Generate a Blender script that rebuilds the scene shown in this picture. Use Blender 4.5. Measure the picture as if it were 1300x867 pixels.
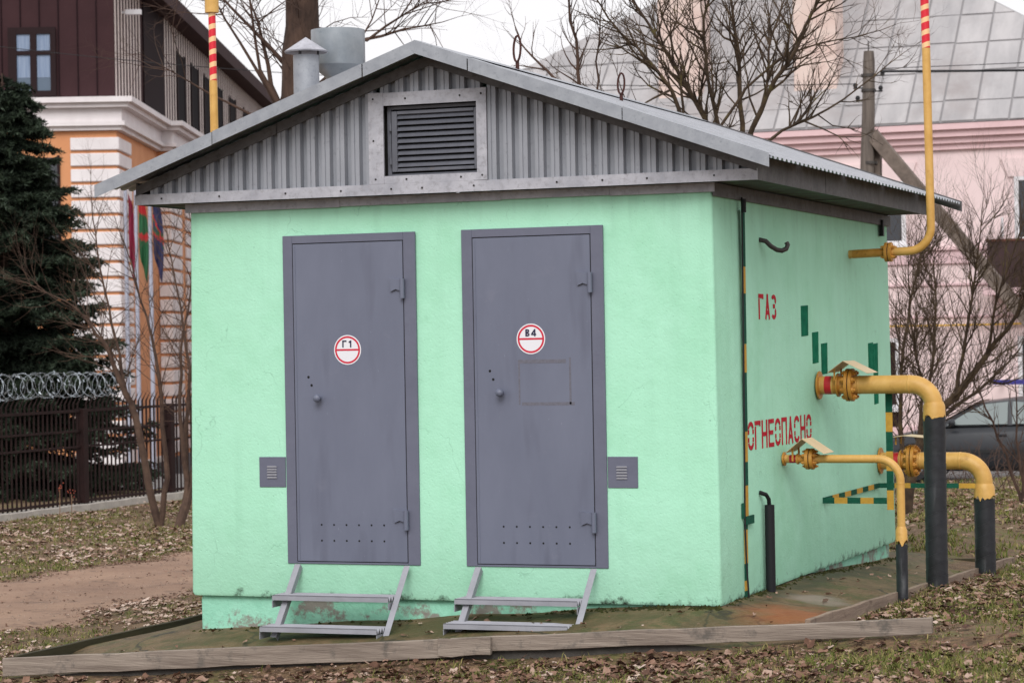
import bpy, math, random
import numpy as np
from mathutils import Vector, Matrix

for o in list(bpy.data.objects):
    bpy.data.objects.remove(o)
scene = bpy.context.scene
COL = scene.collection
R = math.radians

# ------------------------------------------------------------------ camera
# world: hut front wall on Y=0, its right front corner at X=0, Z=0 at the top of the plinth
CAM = Vector((4.0381, -13.8375, 1.5164))
YAW, PITCH, ROLL, FPX = -0.365, 0.0015, -0.0176, 3178.7
_f = Vector((math.sin(YAW)*math.cos(PITCH), math.cos(YAW)*math.cos(PITCH), math.sin(PITCH)))
_r = Vector((math.cos(YAW), -math.sin(YAW), 0))
_u = _r.cross(_f)
_r2 = _r*math.cos(ROLL) + _u*math.sin(ROLL)
_u2 = -_r*math.sin(ROLL) + _u*math.cos(ROLL)
cd = bpy.data.cameras.new('camera')
cam = bpy.data.objects.new('camera', cd)
COL.objects.link(cam)
m3 = Matrix((_r2, _u2, -_f)).transposed()
cam.matrix_world = Matrix.Translation(CAM) @ m3.to_4x4()
cd.sensor_width = 36.0
cd.lens = FPX*36.0/1300.0
cd.clip_start = 0.1
cd.clip_end = 2000
cd.dof.use_dof = True
cd.dof.focus_distance = 14.6
cd.dof.aperture_fstop = 7.0
scene.camera = cam

# ------------------------------------------------------------------ overcast sky and soft sun
SUN_EL, SUN_AZ = R(40), R(166)          # azimuth clockwise from +Y
w = bpy.data.worlds.new('World'); scene.world = w; w.use_nodes = True
nt = w.node_tree; nt.nodes.clear()
wo = nt.nodes.new('ShaderNodeOutputWorld'); bg = nt.nodes.new('ShaderNodeBackground')
sky = nt.nodes.new('ShaderNodeTexSky'); sky.sky_type = 'NISHITA'; sky.sun_disc = False
sky.sun_elevation = SUN_EL; sky.sun_rotation = SUN_AZ; sky.dust_density = 6; sky.air_density = 1.5
hs = nt.nodes.new('ShaderNodeHueSaturation'); hs.inputs['Saturation'].default_value = 0.10
mx = nt.nodes.new('ShaderNodeMix'); mx.data_type = 'RGBA'
mx.inputs[0].default_value = 0.82
mx.inputs[7].default_value = (8.9, 8.78, 9.0, 1)       # even cloud deck
nt.links.new(sky.outputs[0], hs.inputs['Color']); nt.links.new(hs.outputs[0], mx.inputs[6])
nt.links.new(mx.outputs[2], bg.inputs['Color']); bg.inputs['Strength'].default_value = 0.100
nt.links.new(bg.outputs[0], wo.inputs['Surface'])
sd = bpy.data.lights.new('sun', 'SUN'); sd.energy = 1.5; sd.angle = R(32); sd.color = (1.0, .97, .93)
sun = bpy.data.objects.new('sun', sd); COL.objects.link(sun)
sdir = Vector((math.sin(SUN_AZ)*math.cos(SUN_EL), math.cos(SUN_AZ)*math.cos(SUN_EL), math.sin(SUN_EL)))
sun.rotation_euler = (-sdir).to_track_quat('-Z', 'Y').to_euler()
sun.location = (0, 0, 30)
scene.render.engine = 'CYCLES'
scene.view_settings.view_transform = 'Standard'
scene.view_settings.look = 'None'
scene.view_settings.gamma = 1.0
scene.view_settings.use_curve_mapping = False
scene.view_settings.exposure = 0.36

# ------------------------------------------------------------------ materials
def S(r, g, b):
    f = lambda c: (c/255/12.92 if c/255 <= .04045 else ((c/255+.055)/1.055)**2.4)
    return (f(r), f(g), f(b), 1)

MATS = {}
def mat(name, c1, c2=None, scale=4.0, rough=.6, metal=0.0, bump=0.0, bscale=60.0, detail=6, lo=.35, hi=.65,
        c3=None, s3=2.0, t3=(.58, .68), stretch=None, spec=.5, trans=0.0, bdist=.01):
    """colour noise c1..c2, optional patches of c3, fine bump"""
    m = bpy.data.materials.new(name); m.use_nodes = True
    n, l = m.node_tree.nodes, m.node_tree.links
    b = n['Principled BSDF']
    b.inputs['Roughness'].default_value = rough; b.inputs['Metallic'].default_value = metal
    b.inputs['Specular IOR Level'].default_value = spec
    if trans: b.inputs['Transmission Weight'].default_value = trans
    tc = n.new('ShaderNodeTexCoord'); src = tc.outputs['Object']
    if stretch:
        mp = n.new('ShaderNodeMapping'); mp.inputs['Scale'].default_value = stretch
        l.new(src, mp.inputs[0]); src = mp.outputs[0]
    col = None
    if c2 is None:
        b.inputs['Base Color'].default_value = c1
    else:
        nz = n.new('ShaderNodeTexNoise'); nz.inputs['Scale'].default_value = scale; nz.inputs['Detail'].default_value = detail
        nz.inputs['Roughness'].default_value = .65
        l.new(src, nz.inputs['Vector'])
        cr = n.new('ShaderNodeValToRGB'); cr.color_ramp.elements[0].position = lo; cr.color_ramp.elements[1].position = hi
        cr.color_ramp.elements[0].color = c1; cr.color_ramp.elements[1].color = c2
        l.new(nz.outputs[0], cr.inputs[0]); col = cr.outputs[0]
        if c3 is not None:
            n3 = n.new('ShaderNodeTexNoise'); n3.inputs['Scale'].default_value = s3; n3.inputs['Detail'].default_value = 8
            n3.inputs['Roughness'].default_value = .7
            l.new(tc.outputs['Object'], n3.inputs['Vector'])
            r3 = n.new('ShaderNodeValToRGB'); r3.color_ramp.elements[0].position = t3[0]; r3.color_ramp.elements[1].position = t3[1]
            l.new(n3.outputs[0], r3.inputs[0])
            mm = n.new('ShaderNodeMix'); mm.data_type = 'RGBA'; mm.inputs[7].default_value = c3
            l.new(r3.outputs[0], mm.inputs[0]); l.new(col, mm.inputs[6]); col = mm.outputs[2]
        l.new(col, b.inputs['Base Color'])
    if bump:
        nb = n.new('ShaderNodeTexNoise'); nb.inputs['Scale'].default_value = bscale; nb.inputs['Detail'].default_value = 5
        l.new(src, nb.inputs['Vector'])
        bp = n.new('ShaderNodeBump'); bp.inputs['Strength'].default_value = bump; bp.inputs['Distance'].default_value = bdist
        l.new(nb.outputs[0], bp.inputs['Height']); l.new(bp.outputs[0], b.inputs['Normal'])
    MATS[name] = m
    return m

MINT1, MINT2 = S(163, 219, 190), S(171, 225, 199)
def plaster(name, dirt):
    """mint masonry paint: pocked render, faint streaks, black mould creeping up from the foot in ragged patches"""
    m = mat(name, MINT1, MINT2, scale=1.1, rough=.85, bump=.0, lo=.3, hi=.7, c3=S(159, 216, 186), s3=1.7, t3=(.50, .66), detail=4)
    n, l = m.node_tree.nodes, m.node_tree.links
    b = n['Principled BSDF']; tc = n['Texture Coordinate']; o = tc.outputs['Object']; b.inputs['Specular IOR Level'].default_value = .25
    # pocks + grain
    n1 = n.new('ShaderNodeTexNoise'); n1.inputs['Scale'].default_value = 75; n1.inputs['Detail'].default_value = 4; l.new(o, n1.inputs['Vector'])
    v = n.new('ShaderNodeTexVoronoi'); v.inputs['Scale'].default_value = 38; l.new(o, v.inputs['Vector'])
    vr = n.new('ShaderNodeMapRange'); vr.inputs[1].default_value = .0; vr.inputs[2].default_value = .22; l.new(v.outputs['Distance'], vr.inputs[0])
    n2 = n.new('ShaderNodeTexNoise'); n2.inputs['Scale'].default_value = 5; n2.inputs['Detail'].default_value = 3; l.new(o, n2.inputs['Vector'])
    th = n.new('ShaderNodeMapRange'); th.inputs[1].default_value = .50; th.inputs[2].default_value = .60; l.new(n2.outputs[0], th.inputs[0])
    mxv = n.new('ShaderNodeMath'); mxv.operation = 'MAXIMUM'; l.new(vr.outputs[0], mxv.inputs[0])
    inv = n.new('ShaderNodeMath'); inv.operation = 'SUBTRACT'; inv.inputs[0].default_value = 1; l.new(th.outputs[0], inv.inputs[1]); l.new(inv.outputs[0], mxv.inputs[1])
    big = n.new('ShaderNodeTexNoise'); big.inputs['Scale'].default_value = 9; big.inputs['Detail'].default_value = 3; l.new(o, big.inputs['Vector'])
    a1 = n.new('ShaderNodeMath'); a1.operation = 'MULTIPLY_ADD'; a1.inputs[1].default_value = 1.0; l.new(n1.outputs[0], a1.inputs[0]); l.new(mxv.outputs[0], a1.inputs[2])
    a2 = n.new('ShaderNodeMath'); a2.operation = 'MULTIPLY_ADD'; a2.inputs[1].default_value = 2.4; l.new(big.outputs[0], a2.inputs[0]); l.new(a1.outputs[0], a2.inputs[2])
    bp = n.new('ShaderNodeBump'); bp.inputs['Strength'].default_value = .34; bp.inputs['Distance'].default_value = .006
    l.new(a2.outputs[0], bp.inputs['Height']); l.new(bp.outputs[0], b.inputs['Normal'])
    col = b.inputs['Base Color'].links[0].from_socket
    def over(col, fac, c):
        mm = n.new('ShaderNodeMix'); mm.data_type = 'RGBA'; mm.inputs[7].default_value = c
        l.new(fac, mm.inputs[0]); l.new(col, mm.inputs[6]); return mm.outputs[2]
    # vertical rain streaks, pale
    mp = n.new('ShaderNodeMapping'); mp.inputs['Scale'].default_value = (5, 5, .35); l.new(o, mp.inputs[0])
    st = n.new('ShaderNodeTexNoise'); st.inputs['Scale'].default_value = 2.2; st.inputs['Detail'].default_value = 5; l.new(mp.outputs[0], st.inputs['Vector'])
    sr = n.new('ShaderNodeMapRange'); sr.inputs[1].default_value = .5; sr.inputs[2].default_value = .8; sr.inputs[4].default_value = .22; l.new(st.outputs[0], sr.inputs[0])
    col = over(col, sr.outputs[0], S(140, 192, 164))
    # grime run-off under the eaves, in tongues
    sz = n.new('ShaderNodeSeparateXYZ'); l.new(o, sz.inputs[0])
    m2 = n.new('ShaderNodeMapping'); m2.inputs['Scale'].default_value = (7, 7, .5); l.new(o, m2.inputs[0])
    t2 = n.new('ShaderNodeTexNoise'); t2.inputs['Scale'].default_value = 1.3; t2.inputs['Detail'].default_value = 6; l.new(m2.outputs[0], t2.inputs['Vector'])
    k2 = n.new('ShaderNodeMath'); k2.operation = 'MULTIPLY_ADD'; k2.inputs[1].default_value = 1.6; l.new(t2.outputs[0], k2.inputs[0]); l.new(sz.outputs[2], k2.inputs[2])
    g2 = n.new('ShaderNodeMapRange'); g2.inputs[1].default_value = 3.10; g2.inputs[2].default_value = 3.45; g2.inputs[4].default_value = .22; l.new(k2.outputs[0], g2.inputs[0])
    col = over(col, g2.outputs[0], S(116, 158, 134))
    # hairline cracks
    cv = n.new('ShaderNodeTexVoronoi'); cv.feature = 'DISTANCE_TO_EDGE'; cv.inputs['Scale'].default_value = 1.15
    wn = n.new('ShaderNodeTexNoise'); wn.inputs['Scale'].default_value = 3; wn.inputs['Detail'].default_value = 5; l.new(o, wn.inputs['Vector'])
    wa = n.new('ShaderNodeVectorMath'); wa.operation = 'MULTIPLY_ADD'; wa.inputs[1].default_value = (.55, .55, .55); l.new(wn.outputs['Color'], wa.inputs[0]); l.new(o, wa.inputs[2]); l.new(wa.outputs[0], cv.inputs['Vector'])
    cm = n.new('ShaderNodeMapRange'); cm.inputs[1].default_value = .0045; cm.inputs[2].default_value = .001; cm.inputs[4].default_value = .28; l.new(cv.outputs['Distance'], cm.inputs[0])
    cg = n.new('ShaderNodeMath'); cg.operation = 'MULTIPLY'; l.new(cm.outputs[0], cg.inputs[0]); l.new(th.outputs[0], cg.inputs[1])
    col = over(col, cg.outputs[0], S(96, 140, 116))
    # tiny dark specks
    sp = n.new('ShaderNodeTexNoise'); sp.inputs['Scale'].default_value = 55; sp.inputs['Detail'].default_value = 2; l.new(o, sp.inputs['Vector'])
    spr = n.new('ShaderNodeMapRange'); spr.inputs[1].default_value = .74; spr.inputs[2].default_value = .80; spr.inputs[4].default_value = .5; l.new(sp.outputs[0], spr.inputs[0])
    col = over(col, spr.outputs[0], S(88, 128, 106))
    # mould rim at the foot
    sx = n.new('ShaderNodeSeparateXYZ'); l.new(o, sx.inputs[0])
    mo = n.new('ShaderNodeTexNoise'); mo.inputs['Scale'].default_value = 11; mo.inputs['Detail'].default_value = 8; mo.inputs['Roughness'].default_value = .72; l.new(o, mo.inputs['Vector'])
    ma = n.new('ShaderNodeMath'); ma.operation = 'MULTIPLY_ADD'; ma.inputs[1].default_value = -.42; l.new(mo.outputs[0], ma.inputs[0]); l.new(sx.outputs[2], ma.inputs[2])
    mr = n.new('ShaderNodeMapRange'); mr.inputs[1].default_value = dirt; mr.inputs[2].default_value = dirt-.07; l.new(ma.outputs[0], mr.inputs[0])
    col = over(col, mr.outputs[0], S(46, 48, 38))
    l.new(col, b.inputs['Base Color'])
    return m
plaster('mint_plaster', -.190)
mat('mint_plinth', S(126, 188, 162), S(148, 206, 182), scale=5, rough=.9, bump=.6, bscale=45, c3=S(128, 126, 118), s3=3.2, t3=(.50, .56))
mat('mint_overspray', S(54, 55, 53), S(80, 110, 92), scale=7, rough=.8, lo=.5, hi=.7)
mat('galv_new', S(138, 142, 150), S(156, 160, 167), scale=9, rough=.45, metal=.2, bump=.08, bscale=14, c3=S(122, 126, 133), s3=40, t3=(.55, .75))
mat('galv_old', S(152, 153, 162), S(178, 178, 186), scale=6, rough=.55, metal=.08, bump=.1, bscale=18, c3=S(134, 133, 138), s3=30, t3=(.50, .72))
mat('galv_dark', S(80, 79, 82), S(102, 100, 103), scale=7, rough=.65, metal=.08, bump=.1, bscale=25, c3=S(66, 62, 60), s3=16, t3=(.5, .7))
mat('galv_roof', S(150, 153, 160), S(170, 172, 178), scale=5, rough=.42, metal=.35, c3=S(135, 136, 140), s3=12, t3=(.5, .7))
mat('galv_drum', S(140, 148, 155), S(160, 166, 172), scale=6, rough=.35, metal=.45, bump=.06, bscale=10, c3=S(96, 106, 114), s3=45, t3=(.62, .72))
mat('door_paint', S(98, 103, 121), S(105, 110, 128), scale=3, rough=.42, bump=.22, bscale=4, bdist=.012, c3=S(112, 115, 131), s3=5, t3=(.6, .8), stretch=(1, 1, .35))
def scuff(name, rust, thr):
    m = MATS[name]; n, l = m.node_tree.nodes, m.node_tree.links; b = n['Principled BSDF']; o = n['Texture Coordinate'].outputs['Object']
    col = b.inputs['Base Color'].links[0].from_socket
    for sc, t0, t1, c, amt, st in ((34, thr, thr+.03, rust, .8, (1, 1, 1)), (3.2, .56, .72, S(84, 87, 104), .6, (2.2, 2.2, .35)), (60, .70, .74, S(130, 133, 148), .5, (1, 1, .5))):
        mp = n.new('ShaderNodeMapping'); mp.inputs['Scale'].default_value = st; l.new(o, mp.inputs[0])
        z = n.new('ShaderNodeTexNoise'); z.inputs['Scale'].default_value = sc; z.inputs['Detail'].default_value = 3; l.new(mp.outputs[0], z.inputs['Vector'])
        r_ = n.new('ShaderNodeMapRange'); r_.inputs[1].default_value = t0; r_.inputs[2].default_value = t1; r_.inputs[4].default_value = amt; l.new(z.outputs[0], r_.inputs[0])
        mm = n.new('ShaderNodeMix'); mm.data_type = 'RGBA'; mm.inputs[7].default_value = c; l.new(r_.outputs[0], mm.inputs[0]); l.new(col, mm.inputs[6]); col = mm.outputs[2]
    l.new(col, b.inputs['Base Color'])
    mp = n.new('ShaderNodeTexNoise'); mp.inputs['Scale'].default_value = 2.6; mp.inputs['Detail'].default_value = 4; l.new(o, mp.inputs['Vector'])
    rr_ = n.new('ShaderNodeMapRange'); rr_.inputs[3].default_value = .32; rr_.inputs[4].default_value = .62; l.new(mp.outputs[0], rr_.inputs[0]); l.new(rr_.outputs[0], b.inputs['Roughness'])
scuff('door_paint', S(110, 84, 72), .775)
mat('frame_paint', S(93, 96, 113), S(100, 103, 120), scale=3, rough=.45, bump=.12, bscale=30)
mat('step_paint', S(136, 137, 145), S(150, 151, 159), scale=8, rough=.5, bump=.08, bscale=40, c3=S(112, 92, 84), s3=16, t3=(.66, .72))
mat('louvre_paint', S(84, 86, 95), S(98, 100, 109), scale=8, rough=.5, c3=S(108, 92, 76), s3=22, t3=(.64, .72))
mat('black_void', S(10, 10, 11), rough=.9)
mat('gap_dark', S(40, 38, 36), rough=.95)
mat('sticker_white', S(222, 222, 228), rough=.35)
mat('sticker_red', S(196, 28, 56), rough=.35)
mat('sticker_ink', S(30, 28, 62), rough=.4)
mat('tape_residue', S(92, 92, 100), S(106, 106, 120), scale=60, rough=.8)
mat('stencil_red', S(170, 26, 44), S(190, 66, 74), scale=30, rough=.95, spec=.1, lo=.3, hi=.8)
mat('patch_green', S(10, 92, 68), S(26, 116, 86), scale=14, rough=.95, spec=.08, c3=S(18, 74, 58), s3=8)
mat('pipe_yellow', S(192, 146, 72), S(208, 164, 90), scale=9, rough=.5, bump=.22, bscale=26, c3=S(170, 124, 58), s3=13, t3=(.58, .74))
mat('pipe_ochre', S(176, 118, 38), S(198, 142, 62), scale=10, rough=.5, bump=.15, bscale=60, c3=S(132, 84, 36), s3=24, t3=(.58, .7))
mat('cover_tan', S(204, 178, 138), S(214, 190, 152), scale=8, rough=.5)
mat('pipe_wrap', S(24, 25, 30), S(38, 40, 46), scale=7, rough=.55, bump=.5, bscale=14, c3=S(66, 70, 78), s3=18, t3=(.66, .72))
mat('band_red', S(186, 22, 36), S(196, 34, 46), scale=20, rough=.45)
mat('strip_green', S(20, 72, 56), S(32, 88, 70), scale=30, rough=.9, spec=.15)
mat('strip_yellow', S(198, 154, 66), S(180, 138, 62), scale=30, rough=.9, spec=.15)
mat('cable_black', S(26, 26, 30), rough=.6, spec=.3)
mat('rust', S(70, 38, 34), S(104, 60, 48), scale=40, rough=.9, bump=.4, bscale=80)
mat('loop_rust', S(48, 26, 24), S(72, 40, 34), scale=40, rough=.9)
mat('bolt', S(70, 66, 64), rough=.5, metal=.5)
def striped(name, ca, cb, freq, tilt):
    m = mat(name, ca, rough=.45); n, l = m.node_tree.nodes, m.node_tree.links
    tc = n['Texture Coordinate']; sx = n.new('ShaderNodeSeparateXYZ'); l.new(tc.outputs['Object'], sx.inputs[0])
    a = n.new('ShaderNodeMath'); a.operation = 'MULTIPLY_ADD'; a.inputs[1].default_value = tilt
    l.new(sx.outputs[0], a.inputs[0]); l.new(sx.outputs[2], a.inputs[2])
    f = n.new('ShaderNodeMath'); f.operation = 'MULTIPLY'; f.inputs[1].default_value = freq; l.new(a.outputs[0], f.inputs[0])
    g = n.new('ShaderNodeMath'); g.operation = 'FRACT'; l.new(f.outputs[0], g.inputs[0])
    h = n.new('ShaderNodeMath'); h.operation = 'GREATER_THAN'; h.inputs[1].default_value = .4; l.new(g.outputs[0], h.inputs[0])
    k = n.new('ShaderNodeMix'); k.data_type = 'RGBA'; k.inputs[6].default_value = ca; k.inputs[7].default_value = cb
    l.new(h.outputs[0], k.inputs[0]); l.new(k.outputs[2], n['Principled BSDF'].inputs['Base Color'])
striped('vent_stripes', S(232, 190, 140), S(208, 22, 44), 11.5, -.35)
# ground, apron, timber
mat('galv_clad', S(134, 137, 145), S(150, 153, 161), scale=5, rough=.5, metal=.12, bump=.05, bscale=18, c3=S(112, 113, 118), s3=26, t3=(.58, .80), stretch=(1, 1, .3))
def ground_mat():
    m = mat('ground_soil', S(88, 68, 50), S(126, 102, 76), scale=7, rough=.95, bump=1.0, bscale=22, bdist=.05, c3=S(94, 92, 48), s3=2.6, t3=(.50, .62))
    return m
ground_mat()
mat('path_dirt', S(120, 94, 78), S(152, 124, 104), scale=1.1, rough=.95, bump=.6, bscale=26, bdist=.02, c3=S(98, 78, 66), s3=3.2, t3=(.54, .70), lo=.3, hi=.7)
mat('moss_dark', S(34, 36, 22), S(62, 64, 34), scale=12, rough=1., spec=.1)
mat('grit', S(104, 84, 72), S(150, 130, 116), scale=9, rough=.95)
mat('asphalt', S(88, 86, 86), S(112, 110, 108), scale=6, rough=.9)
def apron_mat():
    m = mat('apron_concrete', S(84, 66, 42), S(112, 92, 64), scale=5, rough=.8, bump=.7, bscale=34, c3=S(72, 72, 34), s3=3.4, t3=(.48, .58))
    n, l = m.node_tree.nodes, m.node_tree.links; b = n['Principled BSDF']
    tc = n['Texture Coordinate']; o = tc.outputs['Object']
    col = b.inputs['Base Color'].links[0].from_socket
    def blob(col, cx, cy, rx, ry, c, amt):
        mp = n.new('ShaderNodeMapping'); mp.vector_type = 'POINT'
        mp.inputs['Location'].default_value = (-cx/rx, -cy/ry, 0); mp.inputs['Scale'].default_value = (1/rx, 1/ry, 0)
        l.new(o, mp.inputs[0])
        ln = n.new('ShaderNodeVectorMath'); ln.operation = 'LENGTH'; l.new(mp.outputs[0], ln.inputs[0])
        nz = n.new('ShaderNodeTexNoise'); nz.inputs['Scale'].default_value = 5; nz.inputs['Detail'].default_value = 6; l.new(o, nz.inputs['Vector'])
        ad = n.new('ShaderNodeMath'); ad.operation = 'MULTIPLY_ADD'; ad.inputs[1].default_value = 1.3; l.new(nz.outputs[0], ad.inputs[0]); l.new(ln.outputs['Value'], ad.inputs[2])
        mr = n.new('ShaderNodeMapRange'); mr.inputs[1].default_value = 1.5; mr.inputs[2].default_value = .95; mr.inputs[4].default_value = amt; l.new(ad.outputs[0], mr.inputs[0])
        mm = n.new('ShaderNodeMix'); mm.data_type = 'RGBA'; mm.inputs[7].default_value = c
        l.new(mr.outputs[0], mm.inputs[0]); l.new(col, mm.inputs[6]); return mm.outputs[2]
    for sc, t0, t1, c, amt in ((55, .56, .66, S(132, 116, 92), .55), (38, .60, .68, S(48, 44, 28), .7), (9, .56, .64, S(58, 60, 28), .6)):
        z = n.new('ShaderNodeTexNoise'); z.inputs['Scale'].default_value = sc; z.inputs['Detail'].default_value = 4; z.inputs['Roughness'].default_value = .7; l.new(o, z.inputs['Vector'])
        r_ = n.new('ShaderNodeMapRange'); r_.inputs[1].default_value = t0; r_.inputs[2].default_value = t1; r_.inputs[4].default_value = amt; l.new(z.outputs[0], r_.inputs[0])
        mm = n.new('ShaderNodeMix'); mm.data_type = 'RGBA'; mm.inputs[7].default_value = c; l.new(r_.outputs[0], mm.inputs[0]); l.new(col, mm.inputs[6]); col = mm.outputs[2]
    cv = n.new('ShaderNodeTexVoronoi'); cv.feature = 'DISTANCE_TO_EDGE'; cv.inputs['Scale'].default_value = .9
    wn = n.new('ShaderNodeTexNoise'); wn.inputs['Scale'].default_value = 2.5; wn.inputs['Detail'].default_value = 5; l.new(o, wn.inputs['Vector'])
    wa = n.new('ShaderNodeVectorMath'); wa.operation = 'MULTIPLY_ADD'; wa.inputs[1].default_value = (.5, .5, .5); l.new(wn.outputs['Color'], wa.inputs[0]); l.new(o, wa.inputs[2]); l.new(wa.outputs[0], cv.inputs['Vector'])
    cm = n.new('ShaderNodeMapRange'); cm.inputs[1].default_value = .014; cm.inputs[2].default_value = .004; cm.inputs[4].default_value = .85; l.new(cv.outputs['Distance'], cm.inputs[0])
    mm = n.new('ShaderNodeMix'); mm.data_type = 'RGBA'; mm.inputs[7].default_value = S(40, 36, 24); l.new(cm.outputs[0], mm.inputs[0]); l.new(col, mm.inputs[6]); col = mm.outputs[2]
    col = blob(col, .42, .05, .42, .55, S(142, 82, 44), .75)      # rust stain beside the corner
    col = blob(col, .35, .85, .3, .3, S(140, 128, 118), .7)       # washed patch
    col = blob(col, -1.8, -.25, 2.6, .35, S(66, 66, 30), .75)     # moss along the front
    col = blob(col, .1, 2.2, .22, 2.6, S(48, 50, 26), .8)         # moss line along the side wall
    l.new(col, b.inputs['Base Color'])
apron_mat()
mat('slab_edge', S(54, 51, 48), S(78, 74, 70), scale=5, rough=.95, bump=.6, bscale=25)
mat('timber_grey', S(112, 100, 91), S(150, 138, 127), scale=3.5, rough=.9, bump=.5, bscale=20, stretch=(.5, 6, 9), c3=S(96, 90, 84), s3=5, t3=(.54, .64))
mat('timber_dark', S(48, 44, 30), S(72, 64, 44), scale=4, rough=.9, bump=.5, bscale=20, stretch=(2.2, .25, 2.2))
mat('timber_side', S(116, 98, 85), S(146, 128, 112), scale=3.5, rough=.9, bump=.5, bscale=20, stretch=(7, .5, 9), c3=S(104, 86, 74), s3=5, t3=(.56, .66))
# background
mat('clad_brown', S(54, 35, 38), S(62, 41, 44), scale=.8, rough=.8, spec=.15)
mat('seam_brown', S(34, 22, 26), rough=.85, spec=.1)
mat('dark_opening', S(28, 24, 28), rough=.9, spec=.1)
mat('slat_pale', S(214, 200, 196), S(226, 214, 208), scale=2, rough=.8)
mat('orange_render', S(200, 138, 96), S(210, 150, 108), scale=1.2, rough=.9, bump=.2, bscale=20)
mat('white_render', S(212, 206, 208), S(224, 219, 221), scale=1.5, rough=.85)
mat('grey_plinth', S(70, 70, 74), S(84, 84, 88), scale=2, rough=.8)
mat('pale_ledge', S(176, 172, 168), S(196, 192, 188), scale=2, rough=.8)
mat('pink_render', S(218, 196, 197), S(226, 206, 206), scale=.8, rough=.9, bump=.15, bscale=15)
mat('pink_band', S(206, 176, 180), S(214, 186, 190), scale=1, rough=.9)
mat('pink_moulding', S(212, 180, 183), S(220, 190, 193), scale=1, rough=.85)
mat('chimney_render', S(206, 184, 176), S(216, 198, 190), scale=1.4, rough=.9, c3=S(206, 182, 174), s3=1.2, t3=(.5, .65))
mat('roof_zinc', S(154, 152, 154), S(180, 177, 178), scale=1.6, rough=.5, metal=.2, c3=S(150, 144, 144), s3=.5, t3=(.5, .7), stretch=(1, .3, .3))
mat('roof_seam', S(138, 136, 138), rough=.8, spec=.2)
mat('frame_white', S(214, 212, 216), rough=.5)
mat('frame_brown', S(40, 28, 30), rough=.8, spec=.15)
mat('curtain', S(140, 154, 176), S(104, 122, 150), scale=5, rough=.9, stretch=(6, 6, .2))
def glass(name, tint, rough=.05):
    m = mat(name, tint, rough=rough, spec=.8)
glass('pane_sky', S(70, 88, 108)); glass('pane_dark', S(34, 38, 46)); glass('car_glass', S(120, 130, 130), .15)
mat('maroon', S(40, 16, 20), S(50, 22, 25), scale=4, rough=.6)
mat('blue_sign', S(52, 48, 128), rough=.5)
mat('gas_line', S(222, 176, 70), rough=.5)
mat('bark_big', S(50, 36, 30), S(84, 64, 54), scale=8, rough=.95, bump=1.0, bscale=16, bdist=.03, stretch=(1, 1, .35))
mat('bark_mid', S(50, 38, 31), S(84, 68, 50), scale=10, rough=.95, bump=.5, bscale=30, c3=S(92, 84, 44), s3=5, t3=(.58, .68))
mat('bark_twig', S(60, 44, 38), S(84, 64, 54), scale=6, rough=.95)
mat('bark_grey', S(62, 46, 39), S(92, 72, 60), scale=8, rough=.95, bump=.4, bscale=30)
mat('pole_wood', S(80, 72, 68), S(114, 105, 98), scale=4, rough=.95, bump=.6, bscale=14, stretch=(3, 3, .25))
mat('brace_concrete', S(92, 82, 76), S(120, 108, 100), scale=6, rough=.95, bump=.4, bscale=20)
mat('fence_brown', S(34, 20, 20), S(44, 27, 26), scale=5, rough=.7, spec=.2)
mat('kerb_concrete', S(158, 152, 146), S(182, 176, 168), scale=5, rough=.95, bump=.3, bscale=30)
mat('razor_steel', S(150, 157, 164), rough=.35, metal=.6)
mat('mast_grey', S(150, 153, 168), S(166, 169, 184), scale=3, rough=.4)
mat('flag_crimson', S(126, 22, 54), rough=.8); mat('flag_red', S(164, 30, 36), rough=.8)
mat('flag_green', S(26, 84, 50), rough=.8); mat('flag_navy', S(36, 38, 74), rough=.8)
mat('car_paint', S(44, 46, 50), S(52, 54, 58), scale=2, rough=.3, metal=.3)
mat('car_black', S(20, 20, 22), rough=.7); mat('car_rim', S(150, 152, 156), rough=.35, metal=.6)
mat('car_lamp', S(214, 218, 222), rough=.1)
mat('dry_stalk', S(120, 92, 70), rough=.9); mat('berry_red', S(150, 62, 40), rough=.7)
def attr_ramp(name, attr, stops, rough=.9, trans=0.0):
    m = bpy.data.materials.new(name); m.use_nodes = True
    n, l = m.node_tree.nodes, m.node_tree.links; b = n['Principled BSDF']
    b.inputs['Roughness'].default_value = rough; b.inputs['Specular IOR Level'].default_value = .25
    a = n.new('ShaderNodeAttribute'); a.attribute_name = attr
    cr = n.new('ShaderNodeValToRGB'); cr.color_ramp.elements[0].position = stops[0][0]; cr.color_ramp.elements[0].color = stops[0][1]
    cr.color_ramp.elements[1].position = stops[-1][0]; cr.color_ramp.elements[1].color = stops[-1][1]
    for p, c in stops[1:-1]:
        e = cr.color_ramp.elements.new(p); e.color = c
    l.new(a.outputs['Fac'], cr.inputs[0]); l.new(cr.outputs[0], b.inputs['Base Color'])
    MATS[name] = m
attr_ramp('leaf_brown', 'rnd', [(0, S(56, 40, 34)), (.25, S(96, 70, 57)), (.5, S(132, 102, 86)), (.8, S(166, 142, 128)), (1, S(192, 172, 160))])
attr_ramp('grass_blade', 'rnd', [(0, S(70, 80, 36)), (.4, S(98, 106, 50)), (.65, S(130, 122, 74)), (1, S(164, 146, 106))])
attr_ramp('needles', 'rnd', [(0, S(12, 19, 13)), (.5, S(25, 35, 25)), (.8, S(44, 56, 41)), (1, S(76, 88, 75))])

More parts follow.
